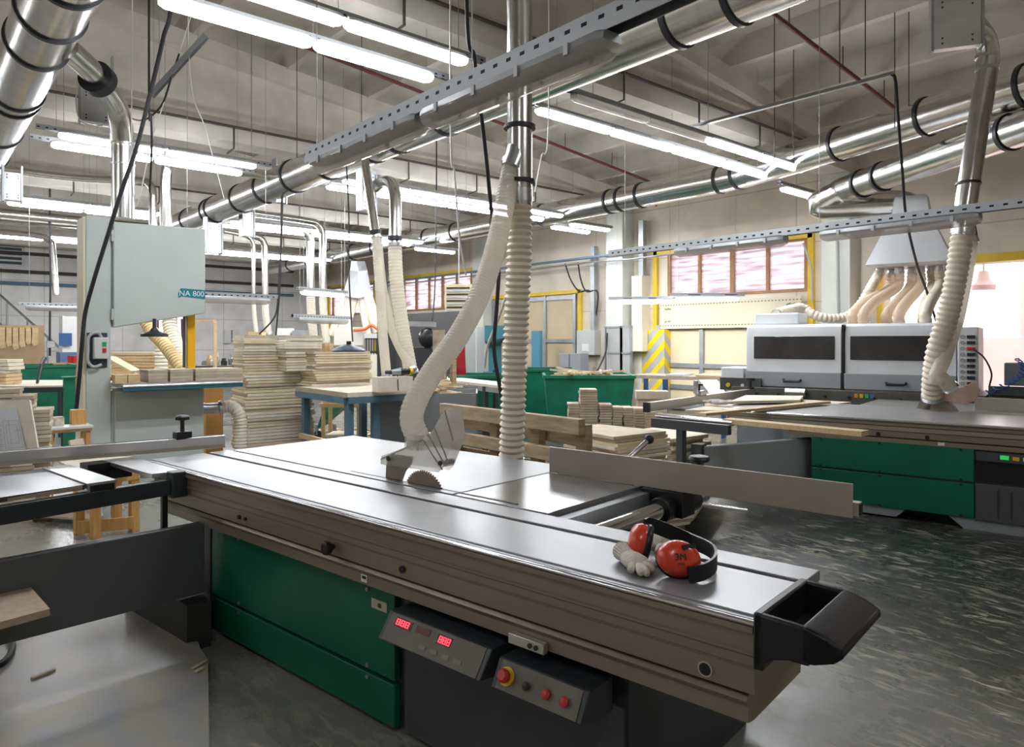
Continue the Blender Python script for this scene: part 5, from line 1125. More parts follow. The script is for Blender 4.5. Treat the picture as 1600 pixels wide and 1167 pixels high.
# trestle stool and loose sheet under the left outrigger
pf = aZ(200, 832, 0); ts = thing('trestle_stool', 'orange pine trestle standing under the left outrigger frame', 'stool', pf, 12)
tf = ts.matrix_basis; hh = .50
for (x, y) in ((.05, 0), (.03, .28), (-.24, .04), (-.26, .30)): M(tf).bx(x - .035, x + .035, y - .03, y + .03, 0, hh).build('leg', wood_o, ts, .004)
M(tf).bx(-.30, .08, -.035, .035, hh - .06, hh).build('top_rail', wood_o, ts, .004); M(tf).bx(-.30, .06, .25, .31, hh - .06, hh).build('top_rail', wood_o, ts)
M(tf).bar((.02, -.06, .09), (-.34, .13, .09), .03, .10).build('low_rail', wood_o, ts)
M(tf).bx(.01, .07, 0, .28, hh - .05, hh - .01).build('side_rail', wood_o, ts)
tag(M().prism([aZ(30, 806, .05), aZ(152, 815, .05), aZ(166, 778, .12), aZ(110, 775, .12)], UP * .018).build('loose_board', mdf), 'fibreboard sheet lying on the floor behind the left grey panel', 'board')
tag(M().prism([aZ(88, 722, .55), aZ(205, 716, .55), aZ(205, 735, .55), aZ(120, 738, .55)], UP * .02).build('loose_board', mdf2), 'cream board lying behind the left outrigger frame', 'board')
# boards in front at the left edge, standing mat, cable loop
for k, z in enumerate((.415, .452)):
    tag(M().prism([aZ(-60, 868, z), aZ(-8, 862, z), aZ(76 + 2 * k, 962, z), aZ(-60, 1000, z)], UP * .03).build('particle_board', mat('particle board %d' % k, (.47, .36, .26), .75, var=.12, scale=25)), 'particle board at the lower left edge, %s of the two' % ('lower', 'upper')[k], 'board', 'particle boards at the lower left')
p = aZ(-30, 930, .415); tag(M().bx(p.x - .35, p.x - .05, p.y - .45, p.y - .2, 0, .414).build('crate', wood_o), 'wooden crate carrying the particle boards at the lower left', 'crate')
plate_m = mat('dusty grey laminate', (.30, .31, .32), .36, scale=2.6, col2=(.40, .345, .25), bump=.05, detail=12, contrast=1.5, stretch=(2.2, 1, 1))
z = .03
tag(M().prism([aZ(-300, 1045, z), aZ(195, 948, z), aZ(290, 1009, z), aZ(309, 1006, z), aZ(314, 1020, z), aZ(325, 1034, z), aZ(327, 1167, z), aZ(300, 1400, z), aZ(-300, 1400, z)], UP * .015).build('floor_plate', plate_m), 'grey laminate plate with chipped corner lying on the floor at lower left', 'plate')
for k, (a, b_) in enumerate((((50, 1060), (85, 1046)), ((300, 1045), (322, 1032)), ((305, 1050), (318, 1043)))):
    tag(M().bar(aZ(*a, z + .021), aZ(*b_, z + .021), .02, .008).build('wood_chip', mdf), 'wood chip on the grey floor plate, %s of three from the left' % nth(k), 'wood chip', 'chips on the floor plate')
cable('black cable loop on the floor plate at the lower left edge', [aZ(-20, 985, .06), aZ(8, 990, .06), aZ(19, 1008, .06), aZ(10, 1030, .06), aZ(-20, 1048, .06)], .016)
# far left: stair rail, blue machine, cable with box
sr = thing('stair_rail', 'grey stair rail sloping down along the far white wall at left', 'railing', aT(60, 530, 24))
R0, R1 = aT(-10, 452, 24), aT(96, 546, 24)
M().tube([R0, R1], .04, 8).build('hand_rail', galv_d, sr); M().tube([R0 - UP * 1.0, R1 - UP * 1.0], .05, 8).build('stringer', galv_d, sr)
for k in (.2, .5, .8, 1.0): c = R0.lerp(R1, k); M().cyl(c - UP * 1.0, c, .03, n=8).build('post', galv_d, sr)
p = aT(110, 530, 17); fm = thing('machine', 'white and blue machine behind the left table near the far wall', 'machine', (p.x, p.y, 0))
M().bx(p.x - .25, p.x + .3, p.y - .3, p.y + .3, 0, 1.35).build('base', mat('steel blue', (.10, .15, .28), .5), fm); M().bx(p.x - .2, p.x + .25, p.y - .25, p.y + .25, 1.35, 2.2).build('head', white_p, fm)
M().bx(p.x - .28, p.x - .02, p.y - .34, p.y - .30, 1.5, 1.8).build('screen_panel', MATS['blue leg paint'], fm)
for k in range(2): q = aT(110 + 7 * k, 574, 14); tag(M().cyl(V((q.x, q.y, 1.181)), V((q.x, q.y, 1.32)), .05).build('red_can', red_p), 'small red can on the carton left of the band saw, %s of two' % nth(k), 'can', 'red cans by the band saw')
cable('dark cable running down to a junction box left of the band saw', [aT(78, 350, 15), aT(79, 430, 15), aT(78, 500, 15), aT(78, 556, 15)], .02)
p = aT(79, 538, 14.95); tag(M().bx(p.x - .07, p.x + .07, p.y - .05, p.y + .05, p.z - .07, p.z + .07).build('junction_box', galv_d), 'grey junction box on the cable left of the band saw', 'box')
# ------------------------------------------------------------------ behind the band saw
def bench(label, x0, x1, y, t, h, top_m, leg_m, d=.7):
    a, b_ = aT(x0, y, t), aT(x1, y, t); o = thing('work_bench', label, 'bench', ((a.x + b_.x) / 2, (a.y + b_.y) / 2, 0)); e = (b_ - a); e.z = 0; L = e.length; e.normalize(); n_ = V((-e.y, e.x, 0))
    c = (a + b_) / 2; ax = (e, n_, UP)
    M().box((c.x + n_.x * d / 2, c.y + n_.y * d / 2, h - .025), (L, d, .05), ax).build('bench_top', top_m, o)
    for s in (-.46, .46):
        for k in (.06, d - .06): p = c + e * (s * L) + n_ * k; M().box((p.x, p.y, (h - .05) / 2), (.06, .06, h - .05), ax).build('leg', leg_m, o)
    p = c + n_ * .1; M().box((p.x, p.y, .3), (L * .9, .05, .06), ax).build('stretcher', leg_m, o)
    return c, e, n_
c, e, n_ = bench('timber bench loaded with long planks behind the band saw', 165, 262, 580, 12.6, 1.02, wood, wood_o)
for k in range(7): z = 1.022 + .055 * k; tag(M().box((c.x + n_.x * .35, c.y + n_.y * .35, z + .026), (1.2 - .05 * (k % 3), .35 - .03 * (k % 2), .05), (e, n_, UP)).build('plank', wood), 'long pale plank behind the band saw, %s from the bottom of its pile' % nth(k), 'plank', 'planks behind the band saw')
c, e, n_ = bench('dark edged bench with small tools behind the band saw table', 290, 388, 566, 14.0, 1.12, mat('dark bench top', (.10, .085, .075), .6), dark_st)
for k in range(11):
    p = c + e * (-.55 + .11 * k) + n_ * random.uniform(.1, .5); h = random.choice((.10, .16, .22, .30)); m_ = (dark_st, galv_d, wood, white_p, mdf3)[k % 5]
    if k % 3 == 0: b = M().lathe((p.x, p.y, 1.121), (0, 0, 1), [(.05, 0), (.05, h * .6), (.02, h * .7), (.02, h)], 12)
    else: b = M().box((p.x, p.y, 1.121 + h * .3), (.09, .09, h * .6), (e, n_, UP)).box((p.x, p.y, 1.121 + h * .75), (.04, .12, h * .3), (e, n_, UP))
    tag(b.build('hand_tool', m_), 'small tool on the dark edged bench, %s from the left' % nth(k), 'tool', 'tools on the dark edged bench')
for k in range(3):
    a_, b_ = (224, 258, 297)[k], (257, 296, 372)[k]
    x0_, x1_ = aY(a_, 590, 8.62).x, aY(b_, 590, 8.62).x
    for j in range(4): tag(M().bx(x0_ + .01, x1_ - .01, 8.45, 8.85, 1.157 + j * .034, 1.157 + j * .034 + .032).build('board', [mdf3, MATS['taupe board'], mdf][(j + k) % 3]), 'taupe board on the band saw table, %s pile, %s from the bottom' % (('left', 'middle', 'right')[k], nth(j)), 'board', 'taupe boards on the band saw table')
for k in range(2): x0_ = aY(175 + 19 * k, 590, 8.6).x; tag(M().bx(x0_, x0_ + .125, 8.45, 8.6, 1.157, 1.25).build('wood_block', wood), 'pale wood block on the left of the band saw table, %s of two' % nth(k), 'block', 'blocks on the band saw table')
a = aT(172, 558, 11.6); b_ = aT(212, 580, 11.6); tag(M().bar(a, b_, .3, .03).bar(V((b_.x - .02, b_.y, 0)), b_ - UP * .02, .05, .05).build('leaning_sheet', MATS['yellowish board']), 'slanted yellowish panel behind the band saw column', 'board')
p = aT(288, 560, 13); tag(M().prism([aT(282, 498, 13), aT(292, 498, 13), aT(292, 552, 13), aT(288, 546, 13), aT(283, 525, 13)], FW * .03).bx(p.x - .04, p.x + .04, p.y, p.y + .04, 0, 1.45).build('maroon_sheet', mat('maroon laminate', (.17, .035, .055), .5)), 'narrow maroon panel standing behind the yellow guide post', 'panel')
fr_ = thing('wooden_easel', 'thin pale wooden frame standing between band saw and board stack', 'frame', V((aT(322, 560, 13.6).x, aT(322, 560, 13.6).y, 0)))
a, b_ = aT(296, 501, 13.6), aT(336, 501, 13.6)
M().bar(a, b_, .03, .04).build('top_bar', wood, fr_); M().bx(b_.x - .03, b_.x + .03, b_.y - .02, b_.y + .02, 0, b_.z).build('upright', wood, fr_); M().bx(a.x - .03, a.x + .03, a.y - .02, a.y + .02, 0, a.z).build('upright', wood, fr_)
for k, x in enumerate((355, 367)): p = aY(x, 525, YB - .1); tag(M().bx(p.x - .14, p.x + .12, YB - .22, YB - .002, p.z - .3 + .1 * k, p.z + .25).build('wall_box', white_p), 'white electric box on the far wall, %s of two' % nth(k), 'box', 'white boxes on the far wall')
# pipes on the far wall
for k, (ya, yb, l) in enumerate(((418, 425, 'upper dark pipe along the far white wall'), (440, 449, 'middle dark pipe along the far white wall'), (464, 456, 'blue grey pipe along the far white wall'))):
    a, b_ = aY(330, ya, YB - .12), aY(500, ya + (yb - ya), YB - .12); a.z = b_.z = (a.z + b_.z) / 2
    tag(M().tube([V((XL + .1, YB - .12, a.z)), V((13.0, YB - .12, a.z))], .06, 8).build('wall_pipe', (pipe_d, pipe_d, pipe_b)[k]), l, 'pipe')
# ------------------------------------------------------------------ middle background
T_H = 20.5
h2 = thing('extraction_hood', 'pale grey faceted hood in the far middle with cream hoses below', 'hood', aT(557, 462, T_H))
M().hexa([aT(535, 462, T_H - .3), aT(560, 466, T_H - .6), aT(581, 462, T_H), aT(556, 458, T_H + .8)], [aT(547, 422, T_H), aT(560, 424, T_H - .3), aT(574, 422, T_H), aT(560, 420, T_H + .5)]).build('funnel', hm, h2)
M().hexa([aT(547, 422, T_H), aT(560, 424, T_H - .3), aT(574, 422, T_H), aT(560, 420, T_H + .5)], [aT(549, 408, T_H), aT(558, 408, T_H - .2), aT(570, 408, T_H), aT(560, 408, T_H + .4)]).build('collar', galv_d, h2)
cm = thing('machine', 'cream machine with many hoses below the far hood', 'machine', V((aT(550, 560, 20).x, aT(550, 560, 20).y, 0)))
p = aT(555, 540, 20.3); M().box((p.x, p.y, .65), (1.5, 1.0, 1.3), (RT, FW, UP)).build('base', mat('cream machine paint', (.70, .64, .50), .5), cm)
p = aT(548, 522, 20); M().box((p.x, p.y, 1.75), (.8, .6, .5), (RT, FW, UP)).bar(V((p.x, p.y, 1.3)), V((p.x, p.y, 1.6)), .3, .3, RT).build('head', mat('pale machine paint', (.66, .63, .56), .5), cm)
for k, (x, e_x, e_y) in enumerate(((541, 517, 525), (546, 530, 528), (556, 538, 530), (563, 575, 524), (570, 590, 520), (576, 597, 512))):
    hose('dust_hose', 'cream hose fanning out under the far hood, %s of six from the left' % nth(k), [aT(x, 460, T_H - .2), aT((x * 2 + e_x) / 3, 482, T_H - .2), aT((x + e_x * 2) / 3, 503, T_H - .2), aT(e_x, e_y, T_H - .2)], .10, hose_w, pitch=.1, amp=.05, n=10, cuffs=False)
o = tag(M().tube(smooth([aT(552, 516, 19.6), aT(570, 514, 19.6), aT(580, 508, 19.6), aT(590, 514, 19.6)], 6), .045, 8).build('safety_hose', mat('orange hose', (.8, .16, .06), .5)), 'orange hose draped over the far cream machine', 'hose')
tag(M().bx(8.8, 8.86, 11.6, 14.7, .0, 2.24).build('dark_board', mat('charcoal laminate', (.055, .05, .052), .5)), 'large charcoal board standing upright below the far window', 'board')
p = aT(660, 515, 12.6); gm = thing('machine', 'dark machine with a flat grey top in front of the charcoal board', 'machine', (p.x, p.y, 0))
M().box((p.x, p.y, .75), (.42, .5, 1.5), (RT, FW, UP)).build('base', mat('charcoal paint', (.045, .05, .058), .5), gm)
a, b_ = aT(632, 506, 12.5), aT(680, 507, 12.5); M().bar(a, b_, .4, .09).build('flat_top', galv_d, gm)
q = aT(668, 528, 12.35); M().ball(q, (.16, .16, .18), 12, 8).build('motor', black, gm)
p = aT(607, 525, 13.2); tag(M().box((p.x, p.y, .95), (.35, .4, 1.9), (RT, FW, UP)).build('dark_cabinet', MATS['charcoal paint']), 'narrow charcoal cabinet behind the clear bench hoses', 'cabinet')
tag(M().sheet([aT(676, 516, 12), aT(695, 515, 12), aT(695, 590, 12), aT(676, 590, 12)], .04).build('scuffed_board', mat('scuffed board', (.40, .33, .25), .8, var=.45, scale=7)), 'scuffed brown board standing right of the dark machine', 'board')
for k, (x, y) in enumerate(((693, 565), (708, 562))): p = aT(x, y, 10.6); tag(M().bx(p.x - .035, p.x + .035, p.y - .035, p.y + .035, 0, p.z).build('wooden_post', pallet_m), 'short worn wooden post behind the plank table, %s of two' % nth(k), 'post', 'worn wooden posts')
tag(M().sheet([aT(726, 534, 12.6), aT(728, 580, 12.6), aT(713, 582, 12.6), aT(713, 555, 12.6)], .02).sheet([aT(712, 580, 12.6), aT(728, 580, 12.6), aT(728, 640, 12.6), aT(712, 640, 12.6)], .02).build('red_sheet', mat('red lacquer panel', (.50, .02, .03), .35)), 'bright red panel leaning behind the curved hose', 'panel')
for k, (x0_, x1_) in enumerate(((727, 743), (745, 757))): p = aT((x0_ + x1_) / 2, 540, 14.5); tag(M().box((p.x, p.y, .95), ((x1_ - x0_) / 1105 * 14.5, .05, 1.9), (RT, FW, UP)).build('white_sheet', mat('pale sheet %d' % k, (.58, .60, .58), .35, .3)), 'pale sheet panel behind the hose by the column, %s of two' % ('left', 'right')[k], 'panel', 'pale sheet panels')
tm_p = mat('teal machine paint', (.05, .22, .27), .45, var=.08)
p = aT(775, 545, 14.2); tm = thing('machine', 'teal machine with square head between hose and column', 'machine', (p.x, p.y, 0))
M().box((p.x, p.y, .5), (.5, .55, 1.0), (RT, FW, UP)).build('base', tm_p, tm); M().box((p.x + .02, p.y + .05, 1.3), (.26, .3, .62), (RT, FW, UP)).build('column', tm_p, tm); M().box((p.x, p.y, 1.75), (.44, .5, .34), (RT, FW, UP)).build('head', tm_p, tm)
M().bar(p + UP * .12 - FW * .3 - RT * .2, p + UP * .2 - FW * .3 + RT * .2, .05, .05).build('feed_arm', dark_st, tm); M().cyl(V((p.x, p.y, 1.0)) - FW * .3, V((p.x, p.y, 1.0)) - FW * .33, .06, n=14).build('hand_wheel', dark_st, tm)
zz = 1.0
tq = [aZ(688, 592, zz), aZ(786, 603, zz), aZ(784, 596.5, zz), aZ(700, 588, zz)]
pt = thing('plank_table', 'table with pale board top behind the hanging ribbed hose', 'table', V((tq[0].x, tq[0].y, 0)))
M().prism([p - UP * .035 for p in tq], UP * .035).build('table_top', mdf2, pt); M().bar(tq[0] - UP * .07, tq[1] - UP * .07, .03, .07).build('apron', galv_d, pt)
for p in (tq[0].lerp(tq[1], .1), tq[0].lerp(tq[1], .75), tq[3].lerp(tq[2], .1), tq[3].lerp(tq[2], .9)): M().bx(p.x - .03, p.x + .03, p.y - .03, p.y + .03, 0, zz - .035).build('leg', dark_st, pt)
p = aZ(657, 600, 1.03)
for k in range(9): q = aT(655 + 5 * k, 581, 9.9); tag(M().box((q.x, q.y, 1.0 + .06 * (k % 4) * .8), (.10, .12, .05 + .05 * (k % 3)), (RT, FW, UP)).box((q.x, q.y, .48), (.1, .12, .96), (RT, FW, UP)).build('wooden_block', [wood, mdf3, mdf2][k % 3]), 'wooden piece behind the drill, %s from the left' % nth(k), 'block', 'wooden pieces behind the drill')
# unit heater hung by the column
hp_ = aT(717, 467, 17.6); uh = thing('unit_heater', 'black louvred air heater with cream rim hung on the far column', 'heater', hp_, -50)
tf = uh.matrix_basis; M(tf).lathe((0, 0, 0), (0, 1, 0), [(.28, 0), (.34, .06), (.30, .30), (.2, .34)], 20).bx(-.30, .30, -.02, .05, -.34, .34).build('casing', black, uh); M(tf).bx(-.34, .34, -.06, -.02, -.36, .36).build('rim', mat('cream rim', (.72, .62, .38), .5), uh)
for k in range(8): M(tf).bx(-.29, .29, -.09, -.06, -.31 + .08 * k, -.27 + .08 * k).build('louvre', black if k % 2 else galv_d, uh)
M().cyl(hp_ + UP * .3, (hp_.x, hp_.y, roof_z(hp_.x) - .01), .014, n=8).build('hanger_rod', galv_d, uh)
# ------------------------------------------------------------------ on the window wall
def on_wall(name, label, cat, x0, x1, y0, y1, d, m_, X=13.8, bv=.006):
    """box on the window wall covering the photo rectangle"""
    a, b_ = aX(x0, y0, X), aX(x1, y1, X); z0, z1 = aX((x0 + x1) / 2, y1, X).z, aX((x0 + x1) / 2, y0, X).z
    return tag(M().bx(X - d, X - .001, a.y, b_.y, z0, z1).build(name, m_, bevel=bv), label, cat)
box_g = mat('pale grey box paint', (.52, .54, .52), .45)
o = on_wall('electric_cabinet', 'grey electric cabinet with a white label right of the far gate', 'cabinet', 911, 939, 516, 554, .25, box_g); lb = o.location
M().bx(lb.x - .13, lb.x - .124, lb.y - .12, lb.y + .12, lb.z + .10, lb.z + .28).build('paper_label', white_p, o)
on_wall('electric_cabinet', 'cream electric cabinet above the yellow striped pillar', 'cabinet', 990, 1012, 515, 549, .2, mat('cream cabinet', (.70, .66, .52), .5), 13.48)
for k, (x0_, x1_) in enumerate(((875, 889), (891, 907))): p0_, p1_ = aX(x0_, 552, 13.0), aX(x1_, 552, 13.0); tag(M().bx(12.98, 13.3, p0_.y, p1_.y, 0, p0_.z).build('locker', mat('grey locker paint %d' % k, (.30, .31, .33), .5), bevel=.008), 'small grey locker before the far tan gate, %s of two' % ('left', 'right')[k], 'locker', 'grey lockers by the far gate')
p = aX(841, 517, 13.2); tag(M().bx(13.1, 13.2, p.y - .17, p.y + .17, 0, p.z).build('blue_sheet', mat('petrol blue panel', (.08, .25, .36), .5)), 'petrol blue panel standing inside the yellow far gate frame', 'panel')
for k, (x0_, x1_) in enumerate(((947, 972), (972, 988))):
    a, b_ = aX(x0_, 507, 13.3), aX(x1_, 507, 13.3); o = thing('mesh_gate', 'grey mesh panel in front of the pale column, %s of two' % ('left', 'right')[k], 'panel', (13.27, (a.y + b_.y) / 2, 0), group='mesh panels')
    M().bx(13.265, 13.28, a.y - .04, b_.y + .04, .1, 1.95).build('mesh_sheet', mat('grey mesh %d' % k, (.42, .42, .40), .6), o)
    b = M()
    for z in (.05, .70, 1.32, 1.96): b.bx(13.25, 13.29, a.y, b_.y, z - .02, z + .02)
    for y_ in (a.y, b_.y): b.bx(13.25, 13.29, y_ - .02, y_ + .02, 0, 1.98)
    b.build('mesh_frame', galv_d, o)
def stripes():
    m = mat('hazard stripes', (.8, .55, .02), .5); nt = m.node_tree; N = nt.nodes.new; L = nt.links.new
    tc = N('ShaderNodeTexCoord'); sp = N('ShaderNodeSeparateXYZ'); L(tc.outputs['Object'], sp.inputs[0])
    s1 = N('ShaderNodeMath'); s1.operation = 'ADD'; L(sp.outputs[2], s1.inputs[0]); L(sp.outputs[1], s1.inputs[1])
    s0 = N('ShaderNodeMath'); s0.operation = 'ADD'; L(s1.outputs[0], s0.inputs[0]); L(sp.outputs[0], s0.inputs[1])
    s2 = N('ShaderNodeMath'); s2.operation = 'MULTIPLY'; s2.inputs[1].default_value = 2.6; L(s0.outputs[0], s2.inputs[0])
    s3 = N('ShaderNodeMath'); s3.operation = 'FRACT'; L(s2.outputs[0], s3.inputs[0]); s4 = N('ShaderNodeMath'); s4.operation = 'GREATER_THAN'; s4.inputs[1].default_value = .55; L(s3.outputs[0], s4.inputs[0])
    mx = N('ShaderNodeMix'); mx.data_type = 'RGBA'; L(s4.outputs[0], mx.inputs[0]); mx.inputs[6].default_value = (.42, .41, .38, 1); mx.inputs[7].default_value = (.85, .60, .0, 1); L(mx.outputs[2], nt.nodes['Principled BSDF'].inputs['Base Color'])
    return m
ya_, yb_ = aX(1003, 560, 13.5).y, aX(1038, 560, 13.5).y
o = M().bx(13.5, 13.81, yb_, ya_, 0, aX(1020, 515, 13.5).z).build('trim_6', stripes()); o['kind'] = 'structure'
o = M().bx(13.5, 13.81, ya_ + .001, ya_ + .32, 0, 3.2).build('trim_7', mat('cream pier paint', (.74, .70, .58), .6, var=.05)); o['kind'] = 'structure'
bn = thing('gate_banner', 'long cream banner with dashed green border across the gate by the bander', 'banner', (13.62, 8.7, 1.9))
by0, by1, bz0, bz1 = 6.95, 10.42, 1.90, 2.52
def banner_mat():
    m = mat('cream banner', (.66, .59, .44), .6); nt = m.node_tree; N = nt.nodes.new; L = nt.links.new
    tc = N('ShaderNodeTexCoord'); sp = N('ShaderNodeSeparateXYZ'); L(tc.outputs['Object'], sp.inputs[0])
    def mt_(op, a, b=None):
        n = N('ShaderNodeMath'); n.operation = op
        for i, v in enumerate((a, b)):
            if v is None: continue
            if isinstance(v, (int, float)): n.inputs[i].default_value = v
            else: L(v, n.inputs[i])
        return n.outputs[0]
    edge = mt_('ABSOLUTE', mt_('SUBTRACT', mt_('ABSOLUTE', mt_('SUBTRACT', sp.outputs[2], .31)), .24))
    dash = mt_('MULTIPLY', mt_('LESS_THAN', edge, .013), mt_('LESS_THAN', mt_('FRACT', mt_('MULTIPLY', sp.outputs[1], 13.0)), .6))
    mx = N('ShaderNodeMix'); mx.data_type = 'RGBA'; L(dash, mx.inputs[0]); mx.inputs[6].default_value = (.66, .59, .44, 1); mx.inputs[7].default_value = (.22, .24, .10, 1); L(mx.outputs[2], nt.nodes['Principled BSDF'].inputs['Base Color'])
    return m
M().bx(13.60, 13.62, by0, by1, bz0, bz1).build('banner_sheet', banner_mat(), bn)
lf = mat('leaf green print', (.12, .25, .06), .6)
for zc, sz in ((bz0 + .12, 1), (bz1 - .12, -1)):
    for yc, sy in ((by1 - .12, -1), (by0 + .12, 1)):
        b = M()
        for k in range(6): a = .5 * k; b.prism([V((13.596, yc + sy * (.03 * k), zc + sz * (.02 * (k % 3)))), V((13.596, yc + sy * (.03 * k + .05), zc + sz * .04 + .02 * math.sin(a))), V((13.596, yc + sy * (.03 * k + .03), zc + sz * .07))], (.003, 0, 0))
        b.build('leaf_print', lf, bn)
for k, (x, y0, y1, r_) in enumerate(((928, 385, 516, .07), (1004, 345, 518, .07), (600, 412, 500, .05))):
    X_ = 13.62 if k < 2 else 13.2; p0_, p1_ = aX(x, y0, X_), aX(x, y1, X_)
    tag(M().bx(X_ - r_, X_ + r_, p0_.y - r_, p0_.y + r_, p1_.z, p0_.z).build('cable_trunking', galv_d), 'vertical grey cable trunking on the window wall, %s' % ('above the label bearing cabinet', 'above the striped pillar', 'by the farthest column')[k], 'trunking')
tag(M().tube([(13.3, 28.5, 3.75), (13.3, 10.4, 3.75)], .035, 8).build('wall_pipe', pipe_b), 'blue grey pipe running level along the window wall past the columns', 'pipe')
tag(M().tube([(13.25, 28.5, 3.62), (13.25, 12.4, 3.62), (13.25, 11.0, 3.58), (13.25, 7.5, 3.62)], .022, 8).build('wall_pipe', galv_d), 'thin grey pipe just below the blue grey pipe on the window wall', 'pipe')
for k, (a, b_) in enumerate((((883, 412), (905, 455)), ((903, 410), (916, 455)))): cable('black cable looping from wall pipe to the far gate, %s of two' % ('left', 'right')[k], [aX(*a, 13.4), aX((a[0] + b_[0]) / 2 - 2, (a[1] + b_[1]) / 2 + 4, 13.4), aX(*b_, 13.5), aX(b_[0] + 18, b_[1] + 2, 13.6), aX(b_[0] + 22 - 8 * k, b_[1] + 50, 13.65)], .02)
cable('dark cable rising from the green bins to the grey cabinet', [aX(928, 588, 12.2), aX(938, 570, 12.4), aX(947, 548, 13.1), aX(949, 520, 13.2)], .02)
tag(M().tube([aX(1307, 375, 13.3), aX(1309, 500, 13.3)], .03, 8).build('wall_pipe', box_g), 'pale pipe down the face of the column behind the edge bander', 'pipe')
cable('grey cable hanging on the yellow gate frame by the bander', [aX(1255, 380, 13.66), aX(1262, 400, 13.66), aX(1268, 420, 13.66), aX(1269, 470, 13.68)], .02, MATS['grey cable'])
# ------------------------------------------------------------------ right edge: outfeed of the bander
of = thing('outfeed_unit', 'dark grey outfeed unit at the right edge beside the edge bander', 'machine', TF3 @ V((10.1, .1, 0)), A3)
P5 = lambda n, b, m, p=None, bv=0: b.build(n, m, p or of, bv)
P5('bed', M3().bx(9.75, 10.7, -1.2, .48, .0, 1.0), MATS['dark bed casting'], None, .01)
P5('rail', M3().bx(9.68, 9.76, -1.2, .48, 1.0, 1.10), sheet_d); P5('control_box', M3().bx(9.9, 10.3, -.02, .34, 1.10, 1.36), grey_s, None, .01); P5('control_box', M3().bx(9.9, 10.3, -.5, -.10, 1.10, 1.42), grey_m, None, .01)
P5('upper_beam', M3().bx(9.9, 10.1, -1.2, -.3, 1.36, 1.48), mat('salmon guard', (.62, .34, .24), .5)); P5('lever', M3().cyl((9.7, .15, 1.06), (9.62, .05, 1.16), .018, n=8), chrome)
b = []
for i in range(120): t = i / 119; a = 2 * math.pi * 11 * t; c = TF3 @ V((9.66 - .0, .50 - .34 * math.sin(t * 2.2), 1.02 + .40 * t)); b.append(c + RT * .028 * math.cos(a) + FW * .028 * math.sin(a) + UP * .02 * math.sin(a))
tag(M().tube(b, .007, 6).build('coiled_air_hose', mat('blue coil', (.02, .10, .35), .4)), 'coiled blue air hose beside the edge bander end panel', 'hose')
cable('thin dark cable from the bander switch panel to the outfeed unit', [TF3 @ V((9.72, .63, 1.52)), TF3 @ V((9.68, .52, 1.42)), TF3 @ V((9.66, .45, 1.25)), TF3 @ V((9.7, .47, 1.1))], .01)
yl = aX(1537, 440, 15.5); y_ = thing('yard_lamp', 'pinkish lamp hood hanging in the bright loading opening', 'lamp', yl)
M().lathe(yl - UP * .15, (0, 0, 1), [(.20, 0), (.20, .08), (.12, .16), (.08, .35)], 16).build('lamp_shade', mat('pinkish shade', (.52, .40, .40), .6), y_); M().cyl(yl, (yl.x, yl.y, 4.2), .02).build('lamp_rod', galv_d, y_)

# ------------------------------------------------------------------ odds and ends under and around the bench
p = aT(334, 640, 9.3); bk = thing('carton', 'orange brown carton between the band saw foot and the tall board stack', 'box', (p.x, p.y, 0)); zc_ = aT(334, 604, 9.3).z
brn = mat('orange brown card', (.52, .27, .08), .6, var=.1)
M().bx(p.x - .10, p.x + .12, p.y, p.y + .3, 0, zc_).build('carton_body', brn, bk); M().bx(p.x - .105, p.x + .125, p.y - .005, p.y + .305, zc_ - .06, zc_ + .01).build('carton_lid', brn, bk)
p = aT(538, 650, 10.6); sl = thing('side_table', 'low rough timber table standing behind the blue legged bench', 'table', (p.x, p.y, 0)); h = aT(538, 628, 10.6).z
M().box((p.x, p.y, h - .03), (.62, .5, .06), (RT, FW, UP)).build('table_top', wood, sl)
for a in (-.26, .26):
    for c in (-.2, .2): q = p + RT * a + FW * c; M().box((q.x, q.y, (h - .06) / 2), (.05, .05, h - .06), (RT, FW, UP)).build('leg', wood, sl)
q = p + RT * .05; M().box((q.x, q.y, .22), (.55, .45, .03), (RT, FW, UP)).build('shelf', mdf2, sl)
for k in range(4): tag(M().box((p.x + .03 * k, p.y, h + .002 + .045 * k + .02), (.55 - .07 * k, .4, .04), (RT, FW, UP)).build('board_offcut', [mdf3, wood, mdf, mdf3][k]), 'offcut board on the low timber table behind the bench, %s from the bottom' % nth(k), 'board', 'offcuts on the low timber table')
p = aT(505, 650, 11.6); ct = thing('waste_cart', 'green tipping cart on casters seen under the blue legged bench', 'cart', (p.x, p.y, 0))
a0_, a1_, a2_, a3_ = aT(494, 672, 11.6), aT(512, 620, 11.6), aT(530, 612, 11.6), aT(530, 640, 11.6)
M().prism([V((v.x, v.y, max(v.z, .16))) for v in (a0_, a1_, a2_, a3_)], FW * .7).build('tub', bin_g, ct)
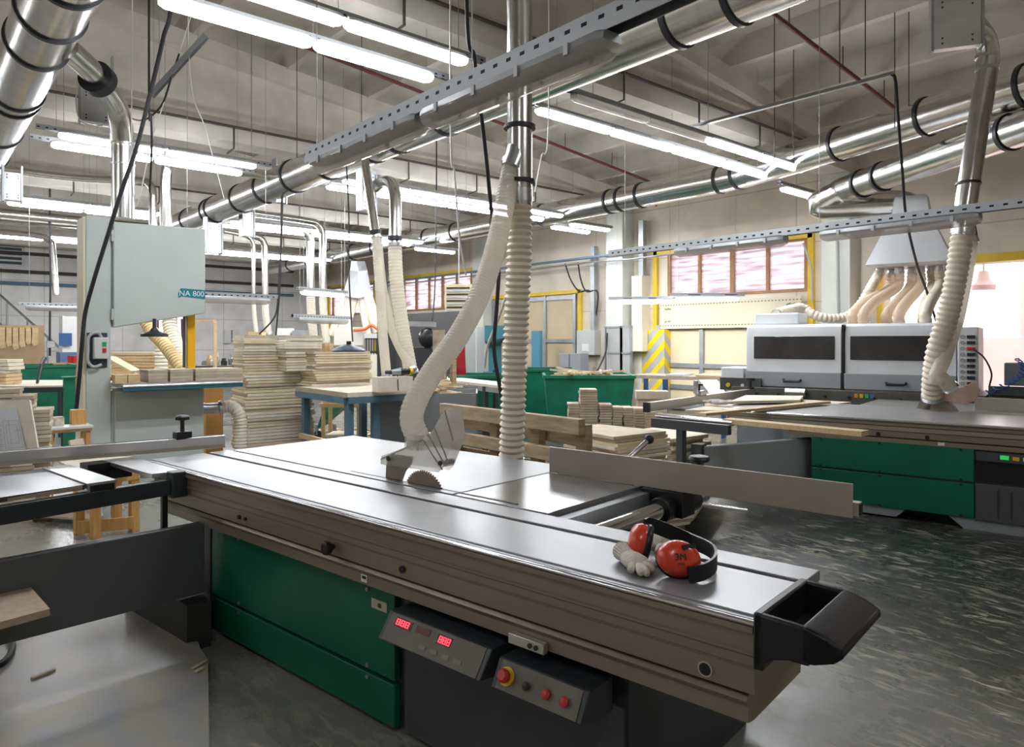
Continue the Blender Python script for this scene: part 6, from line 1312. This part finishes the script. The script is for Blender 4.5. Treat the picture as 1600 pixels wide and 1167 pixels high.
for x in (496, 524):
    q = aT(x, 668, 11.6); M().cyl(V((q.x, q.y, .07)), V((q.x, q.y, .07)) + FW * .05, .07, n=14).build('caster', black, ct); M().bx(q.x - .02, q.x + .02, q.y, q.y + .06, .07, .24).build('caster_fork', galv_d, ct)
for k in range(14):
    q = aZ(random.uniform(500, 590), random.uniform(672, 684), .02); a = random.uniform(0, 3.1); d = V((math.cos(a), math.sin(a), 0)) * random.uniform(.12, .3)
    tag(M().bar(V((q.x, q.y, .012 + .004 * k)) - d, V((q.x, q.y, .012 + .004 * k)) + d, .07, .02).build('wood_offcut', random.choice((mdf2, wood, mdf3))), 'wood offcut lying on the floor under the blue legged bench', 'offcut', 'offcuts on the floor under the bench')
p = aT(661, 588, 8.9); tag(M().cyl((p.x, p.y, 1.031), (p.x, p.y, 1.17), .055, .06, 16).build('tub', white_p), 'small white tub right of the power drill on the bench', 'tub')
for k, (x, hgt, m_) in enumerate(((402, .22, wood), (446, .3, white_p), (470, .25, galv_d))):
    q = aT(x, 528, 16); b = M().box((q.x, q.y, .8), (.5, .5, 1.6), (RT, FW, UP)).box((q.x, q.y, 1.6 + hgt / 2), (.3, .3, hgt), (RT, FW, UP)); tag(b.build('machine', m_), ('timber clad', 'white', 'grey steel')[k] + ' machine cabinet far behind the tall board stack', 'machine')
mm = thing('tool_rack', 'pale rack of hanging clamps behind the clear bench hoses', 'rack', V((aT(583, 540, 15).x, aT(583, 540, 15).y, 0))); q = aT(583, 525, 15)
M().box((q.x, q.y, q.z), (.36, .06, .10), (RT, FW, UP)).build('rack_bar', white_p, mm)
for s in (-.17, .17): v = q + RT * s; M().box((v.x, v.y, q.z / 2), (.04, .05, q.z), (RT, FW, UP)).build('upright', galv_d, mm)
for k in range(6): v = q + RT * (-.13 + .052 * k) - FW * .05; tag(M().box((v.x, v.y, q.z - .22), (.02, .02, .34), (RT, FW, UP)).box((v.x, v.y, q.z - .06), (.04, .05, .03), (RT, FW, UP)).box((v.x, v.y, q.z - .34), (.045, .05, .05), (RT, FW, UP)).build('bar_clamp', dark_st), 'dark clamp hung on the pale rack behind the hoses, %s from the left' % nth(k), 'clamp', 'clamps on the pale rack')
